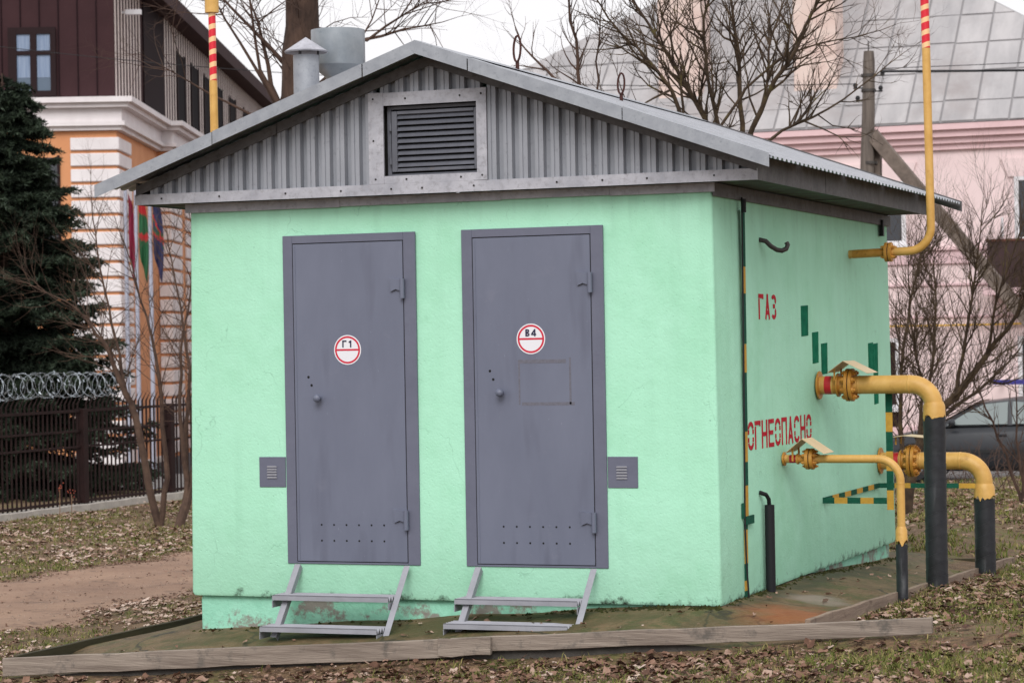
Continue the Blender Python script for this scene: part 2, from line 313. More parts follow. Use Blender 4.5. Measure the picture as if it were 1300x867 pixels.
# ------------------------------------------------------------------ mesh helpers
OFF = {}
class MB:
    def __init__(s): s.v = []; s.f = []; s.m = []
    def add(s, vs, fs, m=0):
        k = len(s.v); s.v += [tuple(v) for v in vs]; s.f += [tuple(i+k for i in f) for f in fs]; s.m += [m]*len(fs)
    def box(s, x0, x1, y0, y1, z0, z1, m=0):
        s.add([(x0,y0,z0),(x1,y0,z0),(x1,y1,z0),(x0,y1,z0),(x0,y0,z1),(x1,y0,z1),(x1,y1,z1),(x0,y1,z1)],
              [(0,3,2,1),(4,5,6,7),(0,1,5,4),(1,2,6,5),(2,3,7,6),(3,0,4,7)], m)
    def obox(s, o, a, b, c, m=0):
        """box from corner o along vectors a, b, c"""
        o, a, b, c = Vector(o), Vector(a), Vector(b), Vector(c)
        if a.cross(b).dot(c) < 0: a, b = b, a
        s.add([o, o+a, o+a+b, o+b, o+c, o+a+c, o+a+b+c, o+b+c],
              [(0,3,2,1),(4,5,6,7),(0,1,5,4),(1,2,6,5),(2,3,7,6),(3,0,4,7)], m)
    def tube(s, pts, rad, n=8, m=0, cap=True):
        pts = [Vector(p) for p in pts]
        if not hasattr(rad, '__len__'): rad = [rad]*len(pts)
        t0 = (pts[1]-pts[0]).normalized()
        up = Vector((0,0,1)) if abs(t0.z) < .9 else Vector((1,0,0))
        a = t0.cross(up).normalized(); k = len(s.v)
        for i, p in enumerate(pts):
            t = (pts[min(i+1, len(pts)-1)] - pts[max(i-1, 0)])
            if t.length < 1e-9: t = t0
            t.normalize()
            a = (a - t*a.dot(t)); a = a.normalized() if a.length > 1e-6 else t.orthogonal().normalized()
            b = t.cross(a)
            for j in range(n):
                w_ = 2*math.pi*j/n
                s.v.append(tuple(p + (a*math.cos(w_) + b*math.sin(w_))*rad[i]))
        for i in range(len(pts)-1):
            for j in range(n):
                s.f.append((k+i*n+j, k+i*n+(j+1) % n, k+(i+1)*n+(j+1) % n, k+(i+1)*n+j)); s.m.append(m)
        if cap:
            s.f.append(tuple(k+j for j in reversed(range(n)))); s.m.append(m)
            s.f.append(tuple(k+(len(pts)-1)*n+j for j in range(n))); s.m.append(m)
    def prism(s, poly, o, a, b, c, m=0):
        """polygon (u,v) in plane o+u*a+v*b extruded by c"""
        o, a, b, c = Vector(o), Vector(a), Vector(b), Vector(c); n = len(poly)
        vs = [o+a*u+b*v for u, v in poly] + [o+a*u+b*v+c for u, v in poly]
        area = sum(poly[i][0]*poly[(i+1)%n][1]-poly[(i+1)%n][0]*poly[i][1] for i in range(n))
        flip = (area > 0) == (a.cross(b).dot(c) > 0)
        bot, top = tuple(range(n)), tuple(range(n, 2*n))
        fs = [tuple(reversed(bot)) if flip else bot, top if flip else tuple(reversed(top))]
        for i in range(n):
            q = (i, (i+1)%n, n+(i+1)%n, n+i)
            fs.append(q if flip else tuple(reversed(q)))
        s.add(vs, fs, m)
    def lathe(s, prof, o, ax=(0,0,1), n=24, m=0):
        """profile (r, h) revolved about ax through o"""
        o, ax = Vector(o), Vector(ax).normalized(); a = ax.orthogonal().normalized(); b = ax.cross(a); k = len(s.v)
        for r, h in prof:
            for j in range(n):
                w_ = 2*math.pi*j/n; s.v.append(tuple(o+ax*h+(a*math.cos(w_)+b*math.sin(w_))*r))
        for i in range(len(prof)-1):
            for j in range(n):
                s.f.append((k+i*n+j, k+i*n+(j+1)%n, k+(i+1)*n+(j+1)%n, k+(i+1)*n+j)); s.m.append(m)
    def mesh(s, name, mats, off=(0,0,0), smooth=False):
        me = bpy.data.meshes.new(name)
        off = Vector(off)
        me.from_pydata([tuple(Vector(v)-off) for v in s.v], [], s.f)
        for mm in (mats if isinstance(mats, (list, tuple)) else [mats]): me.materials.append(MATS[mm])
        me.polygons.foreach_set('material_index', s.m)
        if smooth: me.polygons.foreach_set('use_smooth', [True]*len(s.f))
        me.update(); return me
    def build(s, name, mats, parent=None, smooth=False, bevel=0.0, autosmooth=None):
        off = OFF.get(parent.name, (0,0,0)) if parent else (0,0,0)
        o = bpy.data.objects.new(name, s.mesh(name, mats, off, smooth)); COL.objects.link(o)
        if parent: o.parent = parent
        OFF[o.name] = off
        if bevel:
            bv = o.modifiers.new('bevel', 'BEVEL'); bv.width = bevel; bv.segments = 1; bv.limit_method = 'ANGLE'; bv.angle_limit = R(40)
        if smooth:
            try:
                o.data.set_sharp_from_angle(angle=R(autosmooth or 40))
            except Exception: pass
        return o

def thing(name, loc, label, cat, group=None):
    e = bpy.data.objects.new(name, None); e.empty_display_size = .2; COL.objects.link(e)
    e.location = loc; e['label'] = label; e['category'] = cat
    if group: e['group'] = group
    OFF[e.name] = Vector(loc); return e
def tag(o, label=None, cat=None, group=None, kind=None):
    for k, v in (('label', label), ('category', cat), ('group', group), ('kind', kind)):
        if v: o[k] = v
    return o
def inst(name, me, parent, loc, rot=None, scale=None):
    """another piece sharing mesh data; loc in world"""
    o = bpy.data.objects.new(name, me); COL.objects.link(o); o.parent = parent
    o.location = Vector(loc) - Vector(OFF.get(parent.name, (0,0,0)))
    if rot: o.rotation_euler = rot
    if scale: o.scale = scale
    OFF[o.name] = Vector(loc); return o
def boxpart(name, m, parent, *b, bevel=0.0):
    q = MB(); q.box(*b); return q.build(name, m, parent, bevel=bevel)
def raw_mesh(name, V, F, matname, rnd=None, smooth=False):
    """numpy verts and equal-sided faces; rnd = value per face"""
    me = bpy.data.meshes.new(name); V = np.asarray(V, np.float32); F = np.asarray(F, np.int32)
    me.vertices.add(len(V)); me.vertices.foreach_set('co', V.ravel())
    k = F.shape[1]; me.loops.add(F.size); me.loops.foreach_set('vertex_index', F.ravel())
    me.polygons.add(len(F)); me.polygons.foreach_set('loop_start', np.arange(0, F.size, k, dtype=np.int32))
    me.polygons.foreach_set('loop_total', np.full(len(F), k, np.int32))
    if smooth: me.polygons.foreach_set('use_smooth', np.ones(len(F), bool))
    me.update(calc_edges=True); me.validate()
    if rnd is not None:
        a = me.attributes.new('rnd', 'FLOAT', 'FACE'); a.data.foreach_set('value', np.asarray(rnd, np.float32))
    me.materials.append(MATS[matname]); return me
def ss(a, b, x):
    t = np.clip((x-a)/(b-a), 0, 1); return t*t*(3-2*t)
def project(P):
    """pixel of a world point, used only to skip scattering where the photo shows nothing"""
    d = P - np.array(CAM); z = d@np.array(_f)
    return 650+FPX*(d@np.array(_r2))/z, 433.5-FPX*(d@np.array(_u2))/z, z

# ------------------------------------------------------------------ ground
def gz(x, y):
    x = np.asarray(x, float); y = np.asarray(y, float)
    xc = np.clip(x, -5, 3); yc = np.clip(y, -2, 12)
    z = -.16 + .066*xc - .03*yc*np.clip(xc, 0, 1)
    z = z + .035*np.exp(-((x-.95)**2/.6+(y-1.9)**2/2.2))
    z = z - .055*ss(-.78, -1.0, y) - .10*ss(-3.2, -4.1, x)*ss(-6.2, -4.6, x)*ss(9, 4, y)*ss(-1.4, -.6, y)*0
    right = .38*ss(8, 25, y) + .34*ss(26.2, 27.4, y)
    left = 1.6*ss(17.5, 34, y)
    k = ss(-8, -14, x)
    z = z - (right*(1-k) + left*k)
    return z + .012*np.sin(x*2.1+y*1.3)*np.cos(y*1.7-x*.6) + .006*np.sin(x*5.3-y*4.1)
def lines(fine0, fine1, step, far0, far1):
    a = list(np.arange(fine0, fine1+1e-6, step)); s_, x = step, fine1
    while x < far1: s_ *= 1.25; x += s_; a.append(x)
    s_, x = step, fine0
    while x > far0: s_ *= 1.25; x -= s_; a.insert(0, x)
    return np.array(a)
gx, gy = lines(-14, 6, .16, -400, 400), lines(-4, 28, .16, -60, 700)
GX, GY = np.meshgrid(gx, gy); nx, ny = len(gx), len(gy)
V = np.stack([GX.ravel(), GY.ravel(), gz(GX, GY).ravel()], 1)
ii = (np.arange(ny-1)[:, None]*nx + np.arange(nx-1)[None]).ravel()
ground = bpy.data.objects.new('ground', raw_mesh('ground', V, np.stack([ii, ii+1, ii+nx+1, ii+nx], 1), 'ground_soil', smooth=True))
COL.objects.link(ground); tag(ground, kind='structure')

# dirt path running back on the left
def path_edges(y):
    n = .09*np.sin(y*1.1)+.06*np.sin(y*2.7+1)+.05*np.sin(y*6.1)+.04*np.sin(y*11.3)
    return -8.1 + n + .03*(y-5), -5.75 + .8*n + .10*np.sin(y*3.3+.4)
py = np.arange(-3, 24, .12); NW = 18
Vp = []
for y in py:
    l_, r_ = path_edges(y)
    for j in range(NW+1):
        t = j/NW; x = l_+(r_-l_)*t
        e = min(t, 1-t)*2
        Vp.append((x, y, float(gz(x, y))+.006-.02*min(1, e*3)*0 + (.0 if e > .05 else -.012)))
ii = (np.arange(len(py)-1)[:, None]*(NW+1)+np.arange(NW)[None]).ravel()
path = bpy.data.objects.new('dirt_path', raw_mesh('dirt_path', Vp, np.stack([ii, ii+1, ii+NW+2, ii+NW+1], 1), 'path_dirt', smooth=True))
COL.objects.link(path); tag(path, kind='structure')
# road behind, where the car stands
q = MB(); q.add([(-40, 27.6, -1.03), (40, 27.6, -1.03), (40, 34.5, -1.03), (-12, 34.5, -1.03), (-12, 27.6, -1.03)], [(0, 1, 2, 3)])
tag(q.build('road', 'asphalt'), kind='structure')

# ------------------------------------------------------------------ concrete apron with timber edging
def az(x, y):
    z = -.07*max(0, -x-.3) - .15*max(0, -y) - .04*max(0, y-1.8) - .09*max(0, x) - .02*max(0, x)*max(0, y)
    z -= .10*max(0, -x-3.45)
    z += .004*math.sin(7*x+3*y)+.003*math.sin(4*y-9*x)
    return z
q = MB(); xs = np.linspace(-4.19, .69, 42); ys = np.linspace(-.80, 5.5, 46); k0 = len(xs)
vs = [(x, y, az(x, y)) for y in ys for x in xs]
q.add(vs, [(j*k0+i, j*k0+i+1, (j+1)*k0+i+1, (j+1)*k0+i) for j in range(len(ys)-1) for i in range(k0-1)], 0)
def skirt(pts):
    for (a, b) in zip(pts[:-1], pts[1:]):
        q.add([(a[0], a[1], a[2]-.45), (b[0], b[1], b[2]-.45), b, a], [(0, 1, 2, 3)], 1)
skirt([(x, ys[0], az(x, ys[0])) for x in xs]); skirt([(xs[-1], y, az(xs[-1], y)) for y in ys])
skirt([(x, ys[-1], az(x, ys[-1])) for x in reversed(xs)]); skirt([(xs[0], y, az(xs[0], y)) for y in reversed(ys)])
apron = q.build('concrete_apron', ['apron_concrete', 'slab_edge'], smooth=True, autosmooth=30); tag(apron, kind='structure')
def plank(p0, p1, thick, h, m, seed, wob=.004):
    """board from top-edge point p0 to p1, slightly warped, standing on edge"""
    rg = random.Random(seed); p0, p1 = Vector(p0), Vector(p1); n = max(4, int((p1-p0).length/.25))
    d = (p1-p0); side = Vector((d.y, -d.x, 0)).normalized()*thick
    b = MB(); ring = []
    for i in range(n+1):
        c = p0+d*(i/n); wz, wy = rg.uniform(-wob, wob), rg.uniform(-wob, wob)*.7
        hh = h*(1+rg.uniform(-.03, .03)); c = c+Vector((0, wy, wz))
        ring += [c, c+side, c+side-Vector((0, 0, hh)), c-Vector((0, 0, hh))]
    fs = [(3, 2, 1, 0)]
    for i in range(n):
        for j in range(4): fs.append((i*4+j, i*4+(j+1) % 4, (i+1)*4+(j+1) % 4, (i+1)*4+j))
    fs.append((n*4, n*4+1, n*4+2, n*4+3)); b.add(ring, fs)
    o = b.build('edging_board', m, apron, bevel=.003)
    bpy_normals(o); return o
def bpy_normals(o):
    import bmesh
    bm = bmesh.new(); bm.from_mesh(o.data); bmesh.ops.recalc_face_normals(bm, faces=bm.faces); bm.to_mesh(o.data); bm.free()
bt = lambda x: -.314+(x+4.26)*.0651
plank((-4.26, -.80, bt(-4.26)), (-1.36, -.80, bt(-1.36)), .035, .108, 'timber_grey', 1)
plank((-1.40, -.836, bt(-1.40)+.002), (-1.08, -.836, bt(-1.08)+.004), .03, .10, 'timber_grey', 2)
plank((-1.34, -.80, bt(-1.34)+.003), (1.39, -.80, bt(1.39)), .035, .085, 'timber_grey', 3)
plank((.70, -.79, .030), (.70, 2.6, -.085), .03, .13, 'timber_side', 4)
plank((.70, 2.62, -.088), (.70, 5.62, -.185), .03, .14, 'timber_side', 5)
plank((-4.20, 5.55, -.30), (.73, 5.55, -.185), .03, .12, 'timber_dark', 6)
plank((-4.21, -.79, -.30), (-4.21, 2.4, -.31), .03, .11, 'timber_dark', 7)
plank((-4.21, 2.42, -.31), (-4.21, 5.5, -.31), .03, .11, 'timber_dark', 8)

# ------------------------------------------------------------------ the hut
W, D, H = 3.3926, 4.6586, 2.43
hut = thing('utility_hut', (-W/2, D/2, 0), 'small mint green gas control hut with two grey doors and corrugated metal gable roof', 'hut')
# walls: a skin with softly rounded, slightly battered corners and an uneven foot
def wall_ring(z, grow):
    rr, pts = .018, []
    x0, x1, y0, y1 = -W-grow, 0+grow, -grow, D+grow
    for cx_, cy_, a0 in ((x1-rr, y0+rr, -90), (x1-rr, y1-rr, 0), (x0+rr, y1-rr, 90), (x0+rr, y0+rr, 180)):
        for k in range(4):
            a = R(a0+k*30); pts.append((cx_+rr*math.cos(a), cy_+rr*math.sin(a), z))
    return pts
q = MB(); rings = []
for z, g in ((0.0, .004), (.02, .012), (.6, .008), (1.2, .002), (1.8, -.004), (2.43, -.010)):
    rings.append(wall_ring(z, g))
n = len(rings[0])
q.add([p for rg_ in rings for p in rg_], [(i*n+j, i*n+(j+1) % n, (i+1)*n+(j+1) % n, (i+1)*n+j) for i in range(len(rings)-1) for j in range(n)]
      + [tuple(reversed(range(n)))])
q.build('wall', 'mint_plaster', hut, smooth=True, autosmooth=50)
q = MB()
rings = [wall_ring(-.45, -.030), wall_ring(-.03, -.028), wall_ring(.0, -.034)]
q.add([p for rg_ in rings for p in rg_], [(i*n+j, i*n+(j+1) % n, (i+1)*n+(j+1) % n, (i+1)*n+j) for i in range(2) for j in range(n)])
q.build('plinth', 'mint_plinth', hut, smooth=True, autosmooth=50)
# grey strip at the wall head (lapped pieces)
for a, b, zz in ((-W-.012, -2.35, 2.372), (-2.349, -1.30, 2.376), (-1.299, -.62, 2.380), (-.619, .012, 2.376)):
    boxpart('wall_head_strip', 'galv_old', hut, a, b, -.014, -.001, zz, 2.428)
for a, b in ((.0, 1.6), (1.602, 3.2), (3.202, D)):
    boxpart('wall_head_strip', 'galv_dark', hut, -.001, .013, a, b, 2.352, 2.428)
# roof
PK, SL, XR = 3.30, .354, -1.6963
XL, XE, Y0, Y1 = -3.83, .435, -.33, 5.27
zr = lambda x: PK - SL*abs(x-XR)
def roof_profile(y):
    t = (y/.1) % 1.0                        # trapezoid ribs 100 mm apart
    if t < .30: return .014
    if t < .45: return .014*(1-(t-.30)/.15)
    if t < .85: return 0.
    return .014*(t-.85)/.15
def roof_sheet(side, ya, yb):
    q = MB(); ycs = []
    y = math.floor(ya/.1)*.1
    while y < yb+.1:
        for t in (0, .30, .45, .85):
            yy = y+t*.1
            if ya <= yy <= yb: ycs.append(yy)
        y += .1
    xa, xb = (XR, XE) if side > 0 else (XR, XL)
    vs = []
    for yy in ycs:
        h = roof_profile(yy+1e-6)
        vs += [(xa, yy, zr(xa)+h-.016), (xb, yy, zr(xb)+h-.016)]
    fs = [((i*2, i*2+1, i*2+3, i*2+2) if side < 0 else (i*2, i*2+2, i*2+3, i*2+1))[::-1] for i in range(len(ycs)-1)]
    q.add(vs, fs); o = q.build('roof_sheet', 'galv_roof', hut)
    sm = o.modifiers.new('thickness', 'SOLIDIFY'); sm.thickness = .0014; sm.offset = 0
rs = random.Random(5)
yy = Y0
while yy < Y1-.05:
    ye = min(Y1, yy+1.15)
    roof_sheet(1, yy, ye); roof_sheet(-1, yy, ye); yy = ye
def slope_box(name, m, xa, xb, ya, yb, ztop, zbot, parent=hut, bevel=0.0):
    """piece following the roof slope between xa and xb; ztop/zbot relative to the roof line"""
    q = MB()
    vs = [(xa, ya, zr(xa)+zbot), (xb, ya, zr(xb)+zbot), (xb, yb, zr(xb)+zbot), (xa, yb, zr(xa)+zbot),
          (xa, ya, zr(xa)+ztop), (xb, ya, zr(xb)+ztop), (xb, yb, zr(xb)+ztop), (xa, yb, zr(xa)+ztop)]
    q.add(vs, [(0,3,2,1),(4,5,6,7),(0,1,5,4),(1,2,6,5),(2,3,7,6),(3,0,4,7)]); return q.build(name, m, parent, bevel=bevel)
# verge flashing in lapped lengths: front face plus a top leg lying on the sheets
def verge(xa, xb, dy=0., ztop=.008, low=0.):
    q = MB(); y = -.35+dy; h = .078
    def prof(x, dz): return [(x, y, zr(x)+ztop-h-dz), (x, y, zr(x)+ztop), (x, y+.11, zr(x)+ztop+.004)]
    a, b = prof(xa, 0), prof(xb, low)
    q.add(a+b, [(0, 3, 4, 1), (1, 4, 5, 2)])
    o = q.build('verge_flashing', 'galv_new', hut); bpy_normals(o)
    sm = o.modifiers.new('thickness', 'SOLIDIFY'); sm.thickness = .0016; sm.offset = 0
for k, (a, b) in enumerate(((-3.85, -3.035), (-3.029, -2.035), (-2.028, XR), (XR, -1.366), (-1.36, -.426), (-.42, .43))):
    verge(a, b, dy=-.0025*(k % 2), ztop=.008+.002*(k % 2))
for a, b in ((XL, XR), (XR, XE)):
    slope_box('rear_verge', 'galv_dark', a, b, 5.262, 5.285, .01, -.07)
q = MB()
for s_ in (1, -1):
    xa, xb = XR, XR+.14*s_
    q.add([(xa, -.33, PK+.012), (xa, 5.28, PK+.012), (xb, 5.28, zr(xb)+.008), (xb, -.33, zr(xb)+.008)], [(0, 1, 2, 3)])
o = q.build('ridge_cap', 'galv_new', hut); bpy_normals(o)
sm = o.modifiers.new('thickness', 'SOLIDIFY'); sm.thickness = .0016
# eave boxes, soffits
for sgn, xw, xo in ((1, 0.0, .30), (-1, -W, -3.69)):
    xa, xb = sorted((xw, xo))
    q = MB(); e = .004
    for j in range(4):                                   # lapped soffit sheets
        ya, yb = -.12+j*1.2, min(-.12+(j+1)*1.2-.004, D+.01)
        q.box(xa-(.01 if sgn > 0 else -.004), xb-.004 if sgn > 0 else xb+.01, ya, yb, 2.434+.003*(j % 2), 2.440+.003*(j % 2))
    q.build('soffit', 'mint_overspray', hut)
    zt = zr(xo)-.03
    for j in range(3):
        ya, yb = -.118+j*1.6, min(-.118+(j+1)*1.6, D+.012)
        x_ = xo+sgn*.002*(j % 2)
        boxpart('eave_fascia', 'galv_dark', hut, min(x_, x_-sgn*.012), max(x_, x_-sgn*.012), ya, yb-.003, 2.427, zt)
    q = MB(); x_ = (xo-sgn*.28, xo-sgn*.014)
    q.add([(x_[0], D+.004, 2.445), (x_[1], D+.004, 2.445), (x_[1], D+.004, zr(x_[1])-.03), (x_[0], D+.004, zr(x_[0])-.03)], [(0, 1, 2, 3)])
    q.build('eave_end', 'galv_dark', hut)
boxpart('front_soffit', 'galv_dark', hut, -W+.001, -.001, -.118, -.002, 2.434, 2.440)
q = MB()
q.add([(-W, D-.03, 2.43), (0, D-.03, 2.43), (0, D-.03, zr(0)-.03), (XR, D-.03, PK-.03), (-W, D-.03, zr(-W)-.03)], [(0, 1, 2, 3, 4)])
q.build('rear_gable', 'galv_dark', hut)
# gable: trapezoid cladding
def cladding(xa, xb, zb, yoff=-.086, zt=None):
    q = MB(); vs = []; x = math.floor(xa/.098)*.098; cs = []
    while x < xb+.1:
        for t, h in ((0, 0.), (.36, 0.), (.41, .040), (.62, .040), (.645, .034), (.69, .034), (.715, .040), (.95, .040)):
            xx = x+t*.098
            if xa <= xx <= xb: cs.append((xx, h))
        # a shallow swage in the middle of each flat
        x += .098
    for xx, h in cs:
        top = zr(xx)-.05 if zt is None else min(zt, zr(xx)-.05)
        vs += [(xx, yoff-h, zb), (xx, yoff-h, top)]
    q.add(vs, [(i*2, i*2+2, i*2+3, i*2+1) for i in range(len(cs)-1)])
    o = q.build('cladding_sheet', 'galv_clad', hut)
cladding(-3.62, -2.05, 2.46); cladding(-2.05, -1.36, 3.0); cladding(-1.36, .24, 2.46)
boxpart('cladding_backing', 'gap_dark', hut, -2.2, -1.25, -.03, -.02, 2.45, 3.05)
# trims
def trim(name, m, *b): return boxpart(name, m, hut, *b)
for k, (a, b) in enumerate(((-3.69, -2.62), (-2.621, -1.42), (-1.421, -.47), (-.471, .302))):
    trim('gable_trim', 'galv_old', a, b, -.137-.0018*(k % 2), -.128, 2.426, 2.490+.001*(k % 2))
trim('gable_trim', 'galv_old', -2.092, -1.995, -.140, -.126, 2.4915, 3.036)
trim('gable_trim', 'galv_old', -1.397, -1.334, -.140, -.126, 2.4915, 3.034)
trim('gable_trim', 'galv_old', -1.9945, -1.3975, -.138, -.126, 2.957, 3.034)
trim('gable_trim', 'galv_old', -1.9945, -1.3975, -.138, -.126, 2.4915, 2.537)
for a, b in ((-3.68, -2.7), (-2.705, XR), (XR, -.75), (-.755, .30)):
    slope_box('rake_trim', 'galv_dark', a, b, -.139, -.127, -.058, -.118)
q = MB()                                                    # screw heads on the trims
scr = [(x, 2.46) for x in (-3.5, -3.1, -2.65, -2.28, -1.95, -1.75, -1.42, -.9, -.62, -.35, .05)] + [(-2.05, 2.52), (-2.06, 2.75), (-2.06, 3.0), (-1.365, 2.52), (-1.365, 3.0)]
scr += [(-1.85, 2.995), (-1.5, 2.995), (-1.85, 2.515), (-1.5, 2.515)]
for x, z in scr: q.lathe([(.006, 0), (.006, .003), (0, .003)], (x, -.1395, z), (0, -1, 0), n=8)
tag(q.build('screw_heads', 'gap_dark', hut), kind='stuff')
# louvre
lv = boxpart('louvre_window', 'black_void', hut, -1.994, -1.398, -.045, -.04, 2.538, 2.956)
q = MB()
for b in ((-1.96, -1.925, 2.562, 2.925), (-1.43, -1.403, 2.562, 2.925), (-1.9245, -1.4305, 2.562, 2.582), (-1.9245, -1.4305, 2.905, 2.925)):
    q.box(b[0], b[1], -.098, -.070, b[2], b[3])
q.box(-1.993, -1.968, -.085, -.05, 2.539, 2.955); q.box(-1.967, -1.40, -.085, -.05, 2.539, 2.552); q.box(-1.967, -1.40, -.085, -.05, 2.935, 2.955)
q.build('louvre_frame', 'louvre_paint', lv, bevel=.002)
q = MB(); q.obox((-.247, -.012, -.013), (.494, 0, 0), (0, .022, .026), (0, -.0020, .0020)); sl_me = q.mesh('slat', 'louvre_paint')
for i in range(9):
    inst('slat', sl_me, lv, (-1.6775, -.084, 2.603+i*.0358))
for z in (2.63, 2.83):
    q = MB(); q.tube([(-1.966, -.10, z-.022), (-1.966, -.10, z+.022)], .008, 8); q.build('hinge', 'louvre_paint', lv, smooth=True)

# doors
def glyph(q, ch, x, y, z, w_, h, st):
    """one upright sans letter as flat strokes on the plane Y = y"""
    def bar(u0, v0, u1, v1):
        d = Vector((u1-u0, v1-v0)).normalized(); n_ = Vector((-d.y, d.x))*st/2; k_ = len(q.v)*2e-6
        q.add([(x+u0+n_.x, y-k_, z+v0+n_.y), (x+u0-n_.x, y-k_, z+v0-n_.y), (x+u1-n_.x, y-k_, z+v1-n_.y), (x+u1+n_.x, y-k_, z+v1+n_.y)], [(0, 1, 2, 3)], 2)
    hs_ = st/2
    if ch == '\u0413': bar(hs_, 0, hs_, h); bar(0, h-hs_, w_*.92, h-hs_)
    elif ch == '1': bar(w_*.62, 0, w_*.62, h); bar(w_*.62, h-hs_, w_*.22, h*.70)
    elif ch == '4': bar(w_*.72, 0, w_*.72, h); bar(0, h*.27, w_, h*.27); bar(w_*.70, h-hs_, w_*.08, h*.29)
    else:
        bar(hs_, 0, hs_, h)
        for c_, r_, ux in ((h*.745, h*.255-hs_, w_*.46), (h*.265, h*.265-hs_, w_*.50)):
            for v in (c_+r_, c_-r_): bar(hs_, v, ux, v)
            pts = [(ux+r_*1.05*math.cos(R(a)), c_+r_*math.sin(R(a))) for a in range(-90, 91, 20)]
            for p0, p1 in zip(pts[:-1], pts[1:]): bar(*p0, *p1)
def disc(q, x, y, z, r, m, n=40):
    q.add([(x+r*math.cos(2*math.pi*i/n), y, z+r*math.sin(2*math.pi*i/n)) for i in range(n)], [tuple(range(n))], m)
def ring(q, x, y, z, r0, r1, m, n=48):
    vs = []
    for i in range(n):
        a = 2*math.pi*i/n; vs += [(x+r0*math.cos(a), y, z+r0*math.sin(a)), (x+r1*math.cos(a), y, z+r1*math.sin(a))]
    q.add(vs, [(2*i, 2*i+1, (2*i+3) % (2*n), (2*i+2) % (2*n)) for i in range(n)], m)
def door(fx0, fx1, lx0, lx1, code, sx, sz, kx, kz, hz, label, residue=False):
    fz0, fz1, lz0, lz1 = .2075, 2.2075, .224, 2.154
    d = boxpart('door', 'door_paint', hut, lx0, lx1, -.020, -.006, lz0, lz1, bevel=.0015); d['label'] = label
    q = MB(); yf = -.019
    for b in ((fx0, lx0-.005, fz0, fz1), (lx1+.005, fx1, fz0, fz1), (lx0-.0048, lx1+.0048, lz1+.005, fz1), (lx0-.0048, lx1+.0048, fz0, lz0-.005)):
        q.box(b[0], b[1], yf, -.004, b[2], b[3])
    q.build('door_frame', 'frame_paint', d, bevel=.002)
    boxpart('door_gap', 'gap_dark', d, lx0-.006, lx1+.006, -.0125, -.0115, lz0-.006, lz1+.006)
    # seam weld of the folded sheet along the lock side
    boxpart('leaf_fold', 'door_paint', d, lx0+.012, lx0+.0165, -.0225, -.0195, lz0+.01, lz1-.01)
    for z in hz:
        q = MB(); xh = lx1-.002
        q.tube([(xh+.006, -.040, z-.066), (xh+.006, -.040, z+.052)], .015, 12)
        q.prism([(-.078, .058), (0, .046), (0, -.022), (-.036, -.010), (-.070, -.024)], (xh-.004, -.0205, z), (1, 0, 0), (0, 0, 1), (0, -.014, 0))
        q.build('hinge', 'door_paint', d, smooth=True)
    q = MB(); q.lathe([(.011, 0), (.011, .022), (.020, .03), (.025, .042), (.022, .056), (.012, .063), (0, .065)], (kx, -.02, kz), (0, -1, 0), n=20)
    q.build('knob', 'door_paint', d, smooth=True, autosmooth=60)
    q = MB()
    for dx, dz in ((-.075, .128), (-.055, .078)): q.lathe([(.008, .0), (.008, .0012), (0, .0012)], (kx+dx, -.02, kz+dz), (0, -1, 0), n=10)
    tag(q.build('lock_holes', 'black_void', d), kind='stuff')
    q = MB()
    cx_ = (lx0+lx1)/2+.01
    for r_ in range(2):
        for i in range(6): q.lathe([(.0062, 0), (.0062, .0012), (0, .0012)], (cx_-.21+i*.083, -.02, .446-.096*r_), (0, -1, 0), n=8)
    tag(q.build('vent_holes', 'black_void', d), kind='stuff')
    rr = .090
    q = MB(); disc(q, sx, -.0214, sz, rr, 0); ring(q, sx, -.0222, sz, rr*.80, rr*.925, 1)
    q.box(sx-rr*.85, sx+rr*.85, -.0223, -.0220, sz-.0055, sz+.0055, 1)
    for k, ch in enumerate(code): glyph(q, ch, sx-.034+k*.037, -.0226, sz+.0145, .031, .043, .0090)
    o = q.build('sticker', ['sticker_white', 'sticker_red', 'sticker_ink'], d)
    bpy_normals_front(o)
    if residue:
        q = MB(); a, b, c, e = -1.205, -.875, 1.165, 1.43
        for bb in ((a, b-.03, e-.022, e), (b-.012, b, c, e+.01), (a+.02, b+.02, c-.005, c+.014), (a, a+.01, c, e-.023)):
            q.box(bb[0], bb[1], -.0208, -.0203, bb[2], bb[3])
        q.build('tape_residue', 'tape_residue', d)
def bpy_normals_front(o):
    import bmesh
    bm = bmesh.new(); bm.from_mesh(o.data)
    for f in bm.faces:
        if f.normal.y > 0: f.normal_flip()
    bm.to_mesh(o.data); bm.free()
door(-2.736, -1.855, -2.667, -1.938, '\u04131', -2.309, 1.506, -2.499, 1.216, (1.875, .486), 'left grey steel door with a round sign reading \u04131')
door(-1.556, -.666, -1.483, -.747, '\u04124', -1.122, 1.552, -1.31, 1.238, (1.882, .482), 'right grey steel door with a round sign reading \u04124 and a taped outline', True)
# small vent plates beside the doors
for x0, x1, z0, z1, cx_ in ((-2.923, -2.744, .673, .858, -2.835), (-.662, -.478, .676, .858, -.575)):
    v = boxpart('vent_plate', 'frame_paint', hut, x0, x1, -.013, -.004, z0, z1, bevel=.002)
    for i in range(5):
        q = MB(); zz = .728+i*.0165
        q.prism([(-.034, 0), (.034, 0), (.03, .009), (-.03, .009)], (cx_, -.0135, zz), (1, 0, 0), (0, 0, 1), (0, -.006, 0))
        q.build('vent_slit', 'step_paint', v)

wallx = lambda z: np.interp(z, [0, .02, .6, 1.2, 1.8, 2.43], [.004, .012, .008, .002, -.004, -.010])
